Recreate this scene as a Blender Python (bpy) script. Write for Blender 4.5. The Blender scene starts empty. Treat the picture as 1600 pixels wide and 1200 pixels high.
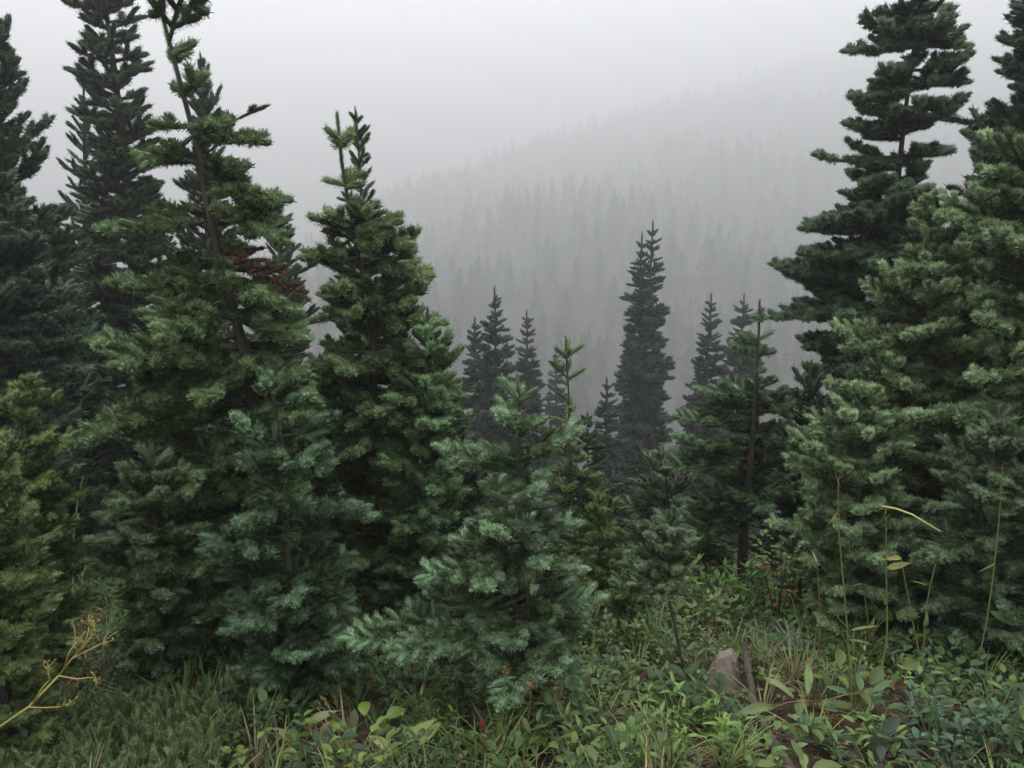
import bpy, math, random
import numpy as np
from mathutils import Vector, Matrix

random.seed(7)
rng = np.random.default_rng(7)
R = math.radians
scene = bpy.context.scene
COL = scene.collection

# ------------------------------------------------------------------ camera
EYE, PITCH, FPX = 1.6, R(12.0), 1280.0
cam_d = bpy.data.cameras.new('camera')
cam_d.sensor_width = 36.0
cam_d.lens = 36.0 * FPX / 1600.0
cam_d.clip_start, cam_d.clip_end = 0.05, 6000.0
cam = bpy.data.objects.new('camera', cam_d)
cam.location = (0, 0, EYE)
cam.rotation_euler = (R(90) - PITCH, 0, 0)
COL.objects.link(cam)
scene.camera = cam

# ------------------------------------------------------------------ world: overcast daylight
world = bpy.data.worlds.new('World')
scene.world = world
world.use_nodes = True
wn, wl = world.node_tree.nodes, world.node_tree.links
wn.clear()
w_out = wn.new('ShaderNodeOutputWorld')
w_bg = wn.new('ShaderNodeBackground'); w_bg.inputs['Strength'].default_value = 0.1
sky = wn.new('ShaderNodeTexSky'); sky.sky_type = 'NISHITA'; sky.sun_disc = False
sky.sun_elevation = R(52); sky.sun_rotation = R(-20)
w_hs = wn.new('ShaderNodeHueSaturation'); w_hs.inputs['Saturation'].default_value = 0.25
# cloud deck: CIE overcast luminance, three times brighter overhead than at the horizon
w_tc = wn.new('ShaderNodeTexCoord')
w_sep = wn.new('ShaderNodeSeparateXYZ')
w_mr = wn.new('ShaderNodeMapRange'); w_mr.clamp = True
w_mr.inputs['From Min'].default_value = 0.0; w_mr.inputs['From Max'].default_value = 1.0
w_mr.inputs['To Min'].default_value = 7.6; w_mr.inputs['To Max'].default_value = 22.0
w_cl = wn.new('ShaderNodeVectorMath'); w_cl.operation = 'SCALE'
w_cl.inputs[0].default_value = (0.972, 0.985, 1.040)
w_mix = wn.new('ShaderNodeMix'); w_mix.data_type = 'RGBA'; w_mix.inputs['Factor'].default_value = 0.9
wl.new(w_tc.outputs['Generated'], w_sep.inputs[0]); wl.new(w_sep.outputs['Z'], w_mr.inputs['Value'])
wl.new(w_mr.outputs['Result'], w_cl.inputs['Scale'])
wl.new(sky.outputs[0], w_hs.inputs['Color'])
wl.new(w_hs.outputs[0], w_mix.inputs['A']); wl.new(w_cl.outputs[0], w_mix.inputs['B'])
wl.new(w_mix.outputs['Result'], w_bg.inputs['Color']); wl.new(w_bg.outputs[0], w_out.inputs['Surface'])

# ------------------------------------------------------------------ sun behind the cloud
sun_d = bpy.data.lights.new('sun', 'SUN')
sun_d.energy = 1.2; sun_d.angle = R(35); sun_d.color = (1.0, 0.97, 0.92)
sun = bpy.data.objects.new('sun', sun_d)
sun.rotation_euler = (R(38), 0, R(200))
COL.objects.link(sun)

# ------------------------------------------------------------------ film
scene.render.engine = 'CYCLES'
vs = scene.view_settings
vs.view_transform = 'Standard'; vs.look = 'None'; vs.gamma = 1.0; vs.exposure = 0.50; vs.use_curve_mapping = False
cy = scene.cycles
cy.max_bounces = 4; cy.diffuse_bounces = 2; cy.glossy_bounces = 1; cy.transmission_bounces = 3
cy.volume_bounces = 1; cy.transparent_max_bounces = 4
cy.use_denoising = True; cy.denoiser = 'OPENIMAGEDENOISE'
try:
    cy.denoising_input_passes = 'RGB_ALBEDO_NORMAL'; cy.denoising_prefilter = 'ACCURATE'
except Exception:
    pass
cy.sample_clamp_indirect = 4.0
cy.use_adaptive_sampling = False

# ------------------------------------------------------------------ helpers: pixel rays and terrain
CP, SP = math.cos(PITCH), math.sin(PITCH)
def P(px, py, d):
    """world point on the photograph's ray through (px, py) at world depth y = d"""
    a, b = (px - 800.0) / FPX, (600.0 - py) / FPX
    v = Vector((a, CP + b * SP, -SP + b * CP))
    return Vector((0, 0, EYE)) + v * (d / v.y)

def gz(x, y):
    x = np.asarray(x, float); y = np.asarray(y, float)
    near = -0.08 * y - 0.022 * y * y
    far = -3.0 - 0.50 * (y - 10.0)
    back = -0.16 * y
    z = np.where(y < 0, back, np.where(y < 10, near, far))
    amp = 0.030 * np.clip((y - 0.5) / 2, 0, 1) * (1 + np.clip((y - 8) / 6, 0, 25))
    z = z + amp * (np.sin(2.3 * x + 1.1 * y) + np.sin(1.2 * x - 2.6 * y + 1.0) + 0.5 * np.sin(5.1 * x + 4.3 * y))
    return z

def hit(px, py):
    """where the ray through the pixel meets the ground"""
    a, b = (px - 800.0) / FPX, (600.0 - py) / FPX
    v = Vector((a, CP + b * SP, -SP + b * CP)); o = Vector((0, 0, EYE))
    t = 0.5
    while t < 60:
        p = o + v * t
        if p.z < float(gz(p.x, p.y)):
            break
        t += 0.01
    p.z = float(gz(p.x, p.y))
    return p

def link(o, parent=None):
    COL.objects.link(o)
    if parent is not None:
        o.parent = parent
    return o

def tag(o, label=None, cat=None, group=None, kind=None):
    if label: o['label'] = label
    if cat: o['category'] = cat
    if group: o['group'] = group
    if kind: o['kind'] = kind
    return o

def empty(name, loc):
    o = bpy.data.objects.new(name, None); o.location = loc; o.empty_display_size = 0.1
    return link(o)

def mesh_from(name, verts, faces, mats=(), midx=None, smooth=False):
    me = bpy.data.meshes.new(name)
    me.from_pydata([tuple(v) for v in verts], [], [tuple(f) for f in faces])
    for m in mats: me.materials.append(m)
    if midx is not None:
        me.polygons.foreach_set('material_index', np.asarray(midx, np.int32))
    if smooth:
        me.polygons.foreach_set('use_smooth', np.ones(len(me.polygons), bool))
    me.update()
    return me

def tube(points, radii, sides=6, cap=True, jitter=0.0):
    """verts, faces of a tapered tube along points"""
    pts = [Vector(p) for p in points]
    V, F = [], []
    for i, p in enumerate(pts):
        t = (pts[min(i + 1, len(pts) - 1)] - pts[max(i - 1, 0)])
        t = t.normalized() if t.length > 1e-9 else Vector((0, 0, 1))
        ref = Vector((0, 1, 0)) if abs(t.y) < 0.9 else Vector((1, 0, 0))
        u = t.cross(ref).normalized(); w = t.cross(u)
        for k in range(sides):
            a = 2 * math.pi * k / sides
            r = radii[i] * (1 + (random.uniform(-jitter, jitter) if jitter else 0))
            V.append(p + u * (math.cos(a) * r) + w * (math.sin(a) * r))
    for i in range(len(pts) - 1):
        for k in range(sides):
            a, b = i * sides + k, i * sides + (k + 1) % sides
            F.append((a, b, b + sides, a + sides))
    if cap:
        F.append(tuple(range(sides))[::-1]); F.append(tuple(range((len(pts) - 1) * sides, len(pts) * sides)))
    return V, F

# ------------------------------------------------------------------ materials
def new_mat(name):
    m = bpy.data.materials.new(name); m.use_nodes = True
    n = m.node_tree.nodes; n.clear()
    out = n.new('ShaderNodeOutputMaterial')
    return m, n, m.node_tree.links, out

def mat_tint(name, rough, spec, source, vary=0.18, translucent=0.0):
    """colour read from the instance's tint (or the object's colour) with a little variation per needle or leaf"""
    m, n, l, out = new_mat(name)
    b = n.new('ShaderNodeBsdfPrincipled')
    b.inputs['Roughness'].default_value = rough
    b.inputs['Specular IOR Level'].default_value = spec
    if source == 'INSTANCER':
        a = n.new('ShaderNodeAttribute'); a.attribute_type = 'INSTANCER'; a.attribute_name = 'tint'; col = a.outputs['Color']
    else:
        a = n.new('ShaderNodeObjectInfo'); col = a.outputs['Color']
    va = n.new('ShaderNodeAttribute'); va.attribute_type = 'GEOMETRY'; va.attribute_name = 'shade'
    mr = n.new('ShaderNodeMapRange'); mr.inputs['To Min'].default_value = 1 - vary; mr.inputs['To Max'].default_value = 1 + vary
    l.new(va.outputs['Fac'], mr.inputs['Value'])
    sc = n.new('ShaderNodeVectorMath'); sc.operation = 'SCALE'
    l.new(col, sc.inputs[0]); l.new(mr.outputs['Result'], sc.inputs['Scale'])
    l.new(sc.outputs[0], b.inputs['Base Color'])
    if translucent > 0:
        t = n.new('ShaderNodeBsdfTranslucent'); l.new(sc.outputs[0], t.inputs['Color'])
        mx = n.new('ShaderNodeMixShader'); mx.inputs['Fac'].default_value = translucent
        l.new(b.outputs[0], mx.inputs[1]); l.new(t.outputs[0], mx.inputs[2]); l.new(mx.outputs[0], out.inputs['Surface'])
    else:
        l.new(b.outputs[0], out.inputs['Surface'])
    return m

def mat_noise(name, c1, c2, scale, rough=0.9, bump=0.0, detail=6.0, c3=None, spec=0.3, stretch=None):
    m, n, l, out = new_mat(name)
    b = n.new('ShaderNodeBsdfPrincipled'); b.inputs['Roughness'].default_value = rough
    b.inputs['Specular IOR Level'].default_value = spec
    tc = n.new('ShaderNodeTexCoord'); mp = n.new('ShaderNodeMapping')
    if stretch: mp.inputs['Scale'].default_value = stretch
    l.new(tc.outputs['Object'], mp.inputs['Vector'])
    ns = n.new('ShaderNodeTexNoise'); ns.inputs['Scale'].default_value = scale; ns.inputs['Detail'].default_value = detail
    ns.inputs['Roughness'].default_value = 0.65
    l.new(mp.outputs[0], ns.inputs['Vector'])
    cr = n.new('ShaderNodeValToRGB')
    cr.color_ramp.elements[0].position = 0.34; cr.color_ramp.elements[0].color = (*c1, 1)
    cr.color_ramp.elements[1].position = 0.68; cr.color_ramp.elements[1].color = (*c2, 1)
    if c3:
        e = cr.color_ramp.elements.new(0.8); e.color = (*c3, 1)
    l.new(ns.outputs['Fac'], cr.inputs['Fac']); l.new(cr.outputs[0], b.inputs['Base Color'])
    if bump:
        bp = n.new('ShaderNodeBump'); bp.inputs['Strength'].default_value = bump; bp.inputs['Distance'].default_value = 0.02
        l.new(ns.outputs['Fac'], bp.inputs['Height']); l.new(bp.outputs[0], b.inputs['Normal'])
    l.new(b.outputs[0], out.inputs['Surface'])
    return m

M_NEEDLE = mat_tint('fir needles', 0.45, 0.22, 'INSTANCER', 0.48)
M_COVER = mat_tint('ground cover leaves', 0.42, 0.32, 'INSTANCER', 0.25, 0.22)
M_LEAF = mat_tint('broad leaves', 0.36, 0.38, 'OBJECT', 0.22, 0.28)
M_STEM = mat_tint('plant stems', 0.55, 0.3, 'OBJECT', 0.1)
M_TWIG = mat_noise('twig bark', (0.035, 0.026, 0.016), (0.075, 0.058, 0.034), 40, 0.85)
M_BARK = mat_noise('fir bark', (0.030, 0.025, 0.020), (0.095, 0.080, 0.066), 14, 0.9, 0.9, stretch=(1, 1, 0.35), c3=(0.15, 0.15, 0.13))
M_SOIL = mat_noise('forest soil', (0.022, 0.014, 0.009), (0.060, 0.038, 0.022), 9, 0.95, 0.8, c3=(0.10, 0.055, 0.028))
M_HILL = mat_noise('hill meadow', (0.028, 0.038, 0.020), (0.050, 0.055, 0.032), 0.02, 0.95)
M_ROCK = mat_noise('grey brown rock', (0.16, 0.13, 0.10), (0.33, 0.28, 0.215), 26, 0.8, 0.8, c3=(0.36, 0.35, 0.28), detail=10)
M_WOOD = mat_noise('dead wood', (0.045, 0.034, 0.028), (0.14, 0.105, 0.085), 34, 0.85, 0.8, stretch=(1, 1, 0.3), c3=(0.42, 0.34, 0.27))
M_FAR = mat_noise('far firs', (0.022, 0.034, 0.020), (0.050, 0.066, 0.038), 0.15, 0.9)

# ------------------------------------------------------------------ ground (structure)
def build_ground():
    xs = np.concatenate([np.linspace(-700, -60, 26), np.linspace(-50, -8, 22), np.linspace(-7, 7, 90), np.linspace(8, 50, 22), np.linspace(60, 1300, 40)])
    ys = np.concatenate([np.linspace(-80, -3, 20), np.linspace(-2.5, 10, 90), np.linspace(10.6, 60, 50), np.linspace(64, 115, 24)])
    X, Y = np.meshgrid(xs, ys)
    Z = gz(X, Y)
    nx, ny = len(xs), len(ys)
    V = np.stack([X.ravel(), Y.ravel(), Z.ravel()], 1)
    i = np.arange(ny - 1)[:, None] * nx + np.arange(nx - 1)[None, :]
    F = np.stack([i, i + 1, i + 1 + nx, i + nx], -1).reshape(-1, 4)
    o = link(bpy.data.objects.new('ground', mesh_from('ground', V.tolist(), F.tolist(), [M_SOIL], smooth=True)))
    tag(o, 'dark soil slope falling away between the firs', 'ground', kind='structure')
build_ground()

# the ridge across the valley
RIDGE = [(-700, 900, 300), (150, 600, 430), (430, 440, 500), (590, 330, 560), (700, 276, 600), (830, 226, 640), (960, 192, 680),
         (1100, 150, 720), (1250, 100, 765), (1400, 78, 810), (1600, 52, 860), (2300, 10, 980)]
RW = [P(x, y, d * 1.05) for x, y, d in RIDGE]
RX, RY, RZ = [np.array([p[k] for p in RW]) for k in range(3)]
def hill_z(X, Y):
    ry = np.interp(X, RX, RY); rz = np.interp(X, RX, RZ)
    y0, z0 = 100.0, -48.8
    t = (Y - y0) / (ry - y0)
    tt = np.clip(t, 0, 1)
    z = z0 + (rz - z0) * (0.80 * tt + 0.20 * tt ** 2)
    g = 7.0 * np.sin(X * 0.021 + 2.0 * np.sin(Y * 0.008)) + 4 * np.sin(X * 0.047 + Y * 0.02) + 2.0 * np.sin(X * 0.11 - Y * 0.07)
    z = z + g * np.clip(t * 3, 0, 1) * np.clip((1.05 - t) * 3, 0.12, 1)
    return np.where(t > 1, z - (Y - ry) * 0.35, z)
def build_hill():
    xs = np.linspace(-700, 1300, 160); ys = np.linspace(94, 1400, 180)
    X, Y = np.meshgrid(xs, ys); Z = hill_z(X, Y)
    nx, ny = len(xs), len(ys)
    V = np.stack([X.ravel(), Y.ravel(), Z.ravel()], 1)
    i = np.arange(ny - 1)[:, None] * nx + np.arange(nx - 1)[None, :]
    F = np.stack([i, i + 1, i + 1 + nx, i + nx], -1).reshape(-1, 4)
    o = link(bpy.data.objects.new('hill', mesh_from('hill', V.tolist(), F.tolist(), [M_HILL], smooth=True)))
    tag(o, 'wooded ridge fading into the fog across the valley', 'hill', kind='structure')
build_hill()

# ------------------------------------------------------------------ instancing set-up (needle sprigs, leaf clumps, far trees)
def shade_attr(me, vals):
    a = me.attributes.new('shade', 'FLOAT', 'FACE'); a.data.foreach_set('value', np.asarray(vals, np.float32))

def source(me):
    return bpy.data.objects.new(me.name, me)       # never linked: only its mesh is used

def sprig(name, L, nl, n, w, tip, seed, spread=165.0, core=0.44):
    """one shoot of a fir: a twig along +X clad in needles brushed up (+Z) and forward"""
    r = random.Random(seed)
    V, F, mi, sh = [], [], [], []
    X = Vector((1, 0, 0))
    for i in range(n):
        t = (i + r.random()) / n
        x = t * L
        phi = R(r.uniform(-spread, spread))
        rad = Vector((0, math.sin(phi), math.cos(phi)))
        fw = r.uniform(0.10, 0.45)
        if tip and t > 0.62:
            fw += ((t - 0.62) / 0.38) ** 1.2 * r.uniform(0.0, 3.2)
        d = (rad + X * fw + Vector((0, 0, 0.18))).normalized()
        ln = nl * r.uniform(0.86, 1.04)
        s = d.cross(X)
        s = s.normalized() if s.length > 1e-4 else Vector((0, 1, 0))
        s = (s + d.cross(s) * r.uniform(-0.5, 0.5)).normalized()
        p0 = Vector((x, 0, 0)) + rad * 0.0015
        m = p0 + d * (ln * 0.5)
        e = p0 + d * ln + (X * 0.35 + Vector((0, 0, 0.25))) * (ln * 0.25)
        b = len(V)
        V += [p0 - s * (w * 0.28), p0 + s * (w * 0.28), m + s * (w * 0.5), e + s * (w * 0.22), e - s * (w * 0.22), m - s * (w * 0.5)]
        F += [(b, b + 1, b + 2, b + 5), (b + 5, b + 2, b + 3, b + 4)]
        q = r.random(); sh += [q, q]; mi += [0, 0]
    # the needle bases, packed too close to tell apart, close into a rounded body round the twig
    R0 = nl * core
    prof = [(0.0, 0.5), (0.15, 0.85), (0.5, 1.0), (0.85, 1.08), (1.02, 0.95), (1.14, 0.5)] if tip else [(-0.05, 0.6), (0.2, 0.9), (0.5, 1.0), (0.8, 0.9), (1.05, 0.6)]
    cs = 7
    cv, cf = tube([(L * a, 0, nl * 0.10) for a, _ in prof], [R0 * q for _, q in prof], cs, True)
    cv = [v + Vector((r.uniform(-.002, .002), r.uniform(-.0025, .0025), r.uniform(-.0025, .0025))) for v in cv]
    b = len(V); V += cv; F += [tuple(k + b for k in f) for f in cf]; mi += [0] * len(cf); sh += [r.uniform(0.0, 0.25) for _ in cf]  # body tinted darker: shade between the needles put into its colour
    tv, tf = tube([(0, 0, 0), (L * 0.5, 0, 0), (L * (0.97 if tip else 1.05), 0, 0)], [0.0021, 0.0019, 0.0016], 3, False)
    b = len(V); V += tv; F += [tuple(k + b for k in f) for f in tf]; mi += [1] * len(tf); sh += [0.5] * len(tf)
    me = mesh_from(name, V, F, [M_NEEDLE, M_TWIG], mi)
    shade_attr(me, sh)
    return source(me)

def scatter_group(name, objs):
    g = bpy.data.node_groups.new(name, 'GeometryNodeTree')
    g.interface.new_socket('Geometry', in_out='INPUT', socket_type='NodeSocketGeometry')
    g.interface.new_socket('Geometry', in_out='OUTPUT', socket_type='NodeSocketGeometry')
    N, L = g.nodes, g.links
    gi, go = N.new('NodeGroupInput'), N.new('NodeGroupOutput')
    iop = N.new('GeometryNodeInstanceOnPoints')
    jn = N.new('GeometryNodeJoinGeometry')
    for o in reversed(objs):
        oi = N.new('GeometryNodeObjectInfo'); oi.inputs['Object'].default_value = o; oi.inputs['As Instance'].default_value = False
        g2 = N.new('GeometryNodeGeometryToInstance')
        L.new(oi.outputs['Geometry'], g2.inputs[0]); L.new(g2.outputs[0], jn.inputs[0])
    def attr(nm, ty):
        a = N.new('GeometryNodeInputNamedAttribute'); a.data_type = ty; a.inputs['Name'].default_value = nm
        return [s for s in a.outputs if s.enabled and s.name == 'Attribute'][0]
    e2r = N.new('FunctionNodeEulerToRotation')
    L.new(attr('rot', 'FLOAT_VECTOR'), e2r.inputs[0]); L.new(e2r.outputs[0], iop.inputs['Rotation'])
    L.new(attr('scl', 'FLOAT_VECTOR'), iop.inputs['Scale'])
    L.new(attr('idx', 'INT'), iop.inputs['Instance Index']); iop.inputs['Pick Instance'].default_value = True
    L.new(gi.outputs[0], iop.inputs['Points']); L.new(jn.outputs[0], iop.inputs['Instance'])
    L.new(iop.outputs[0], go.inputs[0])
    return g

def points_object(name, pts, rots, scls, idx, tints, group, parent=None, origin=(0, 0, 0)):
    pts = np.asarray(pts, np.float32) - np.asarray(origin, np.float32)
    me = bpy.data.meshes.new(name); n = len(pts)
    me.vertices.add(n); me.vertices.foreach_set('co', pts.ravel())
    def put(nm, ty, key, v):
        a = me.attributes.new(nm, ty, 'POINT'); a.data.foreach_set(key, np.asarray(v).ravel())
    put('rot', 'FLOAT_VECTOR', 'vector', np.asarray(rots, np.float32))
    put('scl', 'FLOAT_VECTOR', 'vector', np.asarray(scls, np.float32))
    put('idx', 'INT', 'value', np.asarray(idx, np.int32))
    put('tint', 'FLOAT_VECTOR', 'vector', np.asarray(tints, np.float32))
    me.update()
    o = bpy.data.objects.new(name, me)
    md = o.modifiers.new('needles', 'NODES'); md.node_group = group
    link(o, parent)
    return o

def frames_to_euler(D, U):
    """rows: X axis = D, Z axis close to U -> XYZ euler"""
    D = D / np.linalg.norm(D, axis=1, keepdims=True)
    Yv = np.cross(U, D); ln = np.linalg.norm(Yv, axis=1, keepdims=True)
    bad = ln[:, 0] < 1e-3
    Yv[bad] = np.cross(np.array([0.3, 1, 0.1]), D[bad]); ln = np.linalg.norm(Yv, axis=1, keepdims=True)
    Yv = Yv / ln; Zv = np.cross(D, Yv)
    ey = np.arcsin(np.clip(-D[:, 2], -1, 1)); ez = np.arctan2(D[:, 1], D[:, 0]); ex = np.arctan2(Yv[:, 2], Zv[:, 2])
    return np.stack([ex, ey, ez], 1)

SPL = 0.08
NEAR = [sprig('needle_shoot', SPL, 0.027, 92, 0.0031, False, s) for s in range(4)] + \
       [sprig('needle_tip', SPL, 0.027, 120, 0.0031, True, 10 + s) for s in range(4)]
MIDD = [sprig('needle_shoot_mid', SPL, 0.027, 74, 0.0032, False, 20 + s) for s in range(3)] + \
       [sprig('needle_tip_mid', SPL, 0.027, 90, 0.0032, True, 30 + s) for s in range(3)]
FARR = [sprig('needle_shoot_far', SPL, 0.030, 46, 0.0075, False, 40 + s) for s in range(3)] + \
       [sprig('needle_tip_far', SPL, 0.030, 56, 0.0075, True, 50 + s) for s in range(3)]
LOD = {'near': (scatter_group('near needles', NEAR), 4, 4), 'mid': (scatter_group('mid needles', MIDD), 3, 3), 'far': (scatter_group('far needles', FARR), 3, 3)}

# ------------------------------------------------------------------ firs
class Shoots:
    def __init__(s): s.p, s.d, s.u, s.sc, s.tip, s.c = [], [], [], [], [], []
    def add(s, p, d, u, st, thick, tip, c):
        s.p.append((p.x, p.y, p.z)); s.d.append((d.x, d.y, d.z)); s.u.append((u.x, u.y, u.z))
        s.sc.append((st / SPL * 1.12, thick, thick)); s.tip.append(tip); s.c.append(c)
    def build(s, name, lod, parent, origin):
        g, nm, nt = LOD[lod]
        tip = np.array(s.tip, bool); n = len(tip)
        idx = np.where(tip, nm + rng.integers(0, nt, n), rng.integers(0, nm, n))
        return points_object(name, s.p, frames_to_euler(np.array(s.d), np.array(s.u)), s.sc, idx, s.c, g, parent, origin)

def lerp3(a, b, t): return tuple(a[k] + (b[k] - a[k]) * t for k in range(3))
BLUE = (0.125, 0.215, 0.165); GREEN = (0.070, 0.125, 0.060); OLIVE = (0.095, 0.110, 0.038); RUST = (0.115, 0.058, 0.038)
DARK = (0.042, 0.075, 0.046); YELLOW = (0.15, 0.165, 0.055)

def rnd_vec(r, k): return Vector((r.uniform(-k, k), r.uniform(-k, k), r.uniform(-k, k)))

def grow(S, wood, r, p, d, up, L, o, order, bare, lat, curl, out=1.0):
    st0 = o['step']
    n = max(1, int(round(L / st0))); st = L / n
    path = [p.copy()]
    for i in range(n):
        f = (i + 1) / n
        d = (d + up * (curl * (f - 0.35) * min(1.0, 5.0 / n)) + rnd_vec(r, 0.07)).normalized()
        tip = i == n - 1
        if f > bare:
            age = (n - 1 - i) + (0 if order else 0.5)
            k = min(1.0, 0.72 + 0.25 * age + r.uniform(-0.25, 0.2)) if not tip else max(0, r.uniform(-0.4, 0.45)) + 0.75 * (1 - out)  # inward shoots darker: needle age plus crown shade put into the tint
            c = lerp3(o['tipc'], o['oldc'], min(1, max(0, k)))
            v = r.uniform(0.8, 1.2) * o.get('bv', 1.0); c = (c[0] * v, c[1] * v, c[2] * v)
            th = o['thick'] * r.uniform(0.88, 1.14) * (1.18 if tip else 0.92 - 0.07 * min(age, 3))
            if o.get('far'): th *= min(1.0, 0.30 + 0.28 * L / st0) if order == 0 else o.get('fs', 1.0)
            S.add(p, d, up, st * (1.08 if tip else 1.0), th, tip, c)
            if tip and r.random() < o['rust'] * 2: S.add(p + d * (st * 0.6), d, up, st * 0.55, th * 0.5, True, (0.30, 0.15, 0.05))
        p = p + d * st
        path.append(p.copy())
        if order < o['maxo'] and not tip and f > bare * 0.8:
            rem = L - (i + 1) * st
            for sd in (-1, 1):
                if r.random() < 0.10: continue
                ll = min(lat * rem + 0.45 * st0, o['maxlat']) * r.uniform(0.7, 1.2)
                if ll < 0.5 * st0: continue
                a = R(r.uniform(40, 60))
                ld = (d * math.cos(a) + up.cross(d).normalized() * (sd * math.sin(a)) + up * r.uniform(-0.08, 0.42)).normalized()
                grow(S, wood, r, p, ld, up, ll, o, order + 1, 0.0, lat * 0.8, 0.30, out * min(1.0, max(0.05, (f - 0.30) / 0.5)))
    if order == 0 or (order == 1 and n > 3):
        wood.append((path, 0.0028 + 0.010 * L * (1 if order == 0 else 0.6) * o['wood']))

def fir(label, d, trunk, prof, lod='near', step=0.085, thick=1.15, gap=0.12, nb=5, tipc=BLUE, oldc=OLIVE, el=(55, 2), rust=0.006,
        maxo=2, bare=0.18, lat=0.5, maxlat=0.35, seed=0, rad=None, group=None, epi=2, name='fir_tree', wood=1.0, curl=0.30, var=(0.62, 1.12), back=0.9, dead=(), low=0.12, fork=(), stubs=0, bough=(), sparse=(0, 0), front=0.0):
    r = random.Random(seed + 1000)
    if lod == 'far':
        gap, thick, step = gap * 0.48, thick * 1.35, step * 0.8
    else:
        gap, thick, step = gap * (0.84 if lod == 'near' else 0.54), thick * (0.78 if lod == 'near' else 0.95), step * (0.78 if lod == 'near' else 0.85)
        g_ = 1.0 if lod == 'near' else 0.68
        tipc = (tipc[0] * 1.88 * g_, tipc[1] * 1.66 * g_, tipc[2] * 1.30 * g_); oldc = (oldc[0] * 0.62, oldc[1] * 0.74, oldc[2] * 0.62)  # crown light and shade painted on top of the tip and age colours
    o = dict(step=step, thick=thick, tipc=tipc, oldc=oldc, rust=rust, maxo=maxo, maxlat=maxlat, wood=wood, far=lod == 'far')
    T = [P(x, y, d) for x, y in trunk]                    # from the top down
    lowp = T[-1]
    sl = (T[-1] - T[-2]); sl = sl / max(1e-6, -sl.z)
    g = float(gz(lowp.x, lowp.y)); drop = max(0.05, lowp.z - g)
    base = Vector((lowp.x + sl.x * drop * 0.4, lowp.y, 0)); base.z = float(gz(base.x, base.y)) - 0.03
    root = empty(name, base)
    tag(root, label, 'tree', group)
    H = T[0].z - base.z
    line = T + [base]
    zs = np.array([p.z for p in line][::-1]); xx = np.array([p.x for p in line][::-1])
    tx = lambda z: float(np.interp(z, zs, xx))
    # crown outline, metres, from the photograph's outline at this depth
    rows = []
    for (y, xl, xr) in prof:
        c = P(800, y, d).z; t = tx(c)
        rows.append((c, max(0.01, t - P(xl, y, d).x), max(0.01, P(xr, y, d).x - t)))
    rows.sort()
    rz = np.array([q[0] for q in rows]); rl = np.array([q[1] for q in rows]); rr = np.array([q[2] for q in rows])
    def reach(z, az):
        a, b = float(np.interp(z, rz, rl)), float(np.interp(z, rz, rr))
        c = math.cos(az); side = b if c > 0 else a
        av = 0.5 * (a + b) * back
        return abs(c) * side + (1 - abs(c)) * av if abs(c) > 0.3 else 0.3 * side + 0.7 * av
    S, W = Shoots(), []
    ztop, zlow = T[0].z, rows[0][0]
    if low is not None: zlow = min(zlow, base.z + low * max(1.0, H * 0.2))
    span = ztop - zlow
    # leader clad in needles
    z = ztop; pl = None
    clad = min(0.16 * span, 7 * step)
    k = 0
    while z > ztop - clad:
        p = Vector((tx(z - step), base.y, z - step)); q = Vector((tx(z), base.y, z))
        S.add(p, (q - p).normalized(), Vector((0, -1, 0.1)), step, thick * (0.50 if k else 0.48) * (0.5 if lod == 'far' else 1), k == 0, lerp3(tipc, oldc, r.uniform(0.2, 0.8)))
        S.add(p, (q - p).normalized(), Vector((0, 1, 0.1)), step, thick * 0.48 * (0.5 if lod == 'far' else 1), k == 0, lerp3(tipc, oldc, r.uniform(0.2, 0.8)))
        z -= step; k += 1
    z = ztop - gap * (1.05 if lod != 'far' else 1.6)
    w = 0
    while z > zlow:
        t = (ztop - z) / span
        n = nb + r.choice((-1, 0, 0, 1)); a0 = r.uniform(0, 6.28)
        ne = epi if t > 0.22 else (1 if t > 0.1 and epi else 0)
        for b in range(n + ne):
            ep = b >= n
            if r.random() < (sparse[1] if t < sparse[0] else 0.10): continue
            az = a0 + 2 * math.pi * b / n + r.uniform(-0.4, 0.4) if not ep else r.uniform(0, 6.28)
            if front and math.sin(az) < -0.35 and r.random() < front: continue
            zz = z + r.uniform(-0.55, 0.55) * gap * min(1, 0.25 + t * 2.5) if not ep else z - r.uniform(0.2, 0.85) * gap
            Lh = reach(zz, az) * (r.uniform(*var) if not ep else r.uniform(0.3, 0.65))
            e0 = R(el[0] + (el[1] - el[0]) * min(1, t * 1.9) ** 0.7 + r.uniform(-14, 14))
            L = Lh / max(0.5, math.cos(e0 * 0.8))
            if L < step * 0.5: L = step * 0.7
            d0 = Vector((math.cos(az) * math.cos(e0), math.sin(az) * math.cos(e0), math.sin(e0)))
            up = Vector((-math.cos(az) * math.sin(e0) * 0.6, -math.sin(az) * math.sin(e0) * 0.6, 1)).normalized()
            up = (up + Vector((-math.sin(az), math.cos(az), 0)) * r.uniform(-0.45, 0.45)).normalized()
            o['bv'] = r.uniform(0.82, 1.18); o['fs'] = min(1.0, 0.30 + 0.28 * L / step)
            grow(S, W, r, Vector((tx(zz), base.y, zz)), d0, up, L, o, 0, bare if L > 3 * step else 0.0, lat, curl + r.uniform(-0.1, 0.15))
        z -= gap * r.uniform(0.7, 1.3) * (1.3 if t < 0.3 and lod != 'far' else 1.0)
        w += 1
    for (fx0, fy0, fx1, fy1) in fork:
        a, b = P(fx0, fy0, d), P(fx1, fy1, d)
        grow(S, W, r, a, (b - a).normalized(), Vector((0.2, -1, 0)).normalized(), (b - a).length, o, 0, 0.0, 0.45, 0.05)
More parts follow.
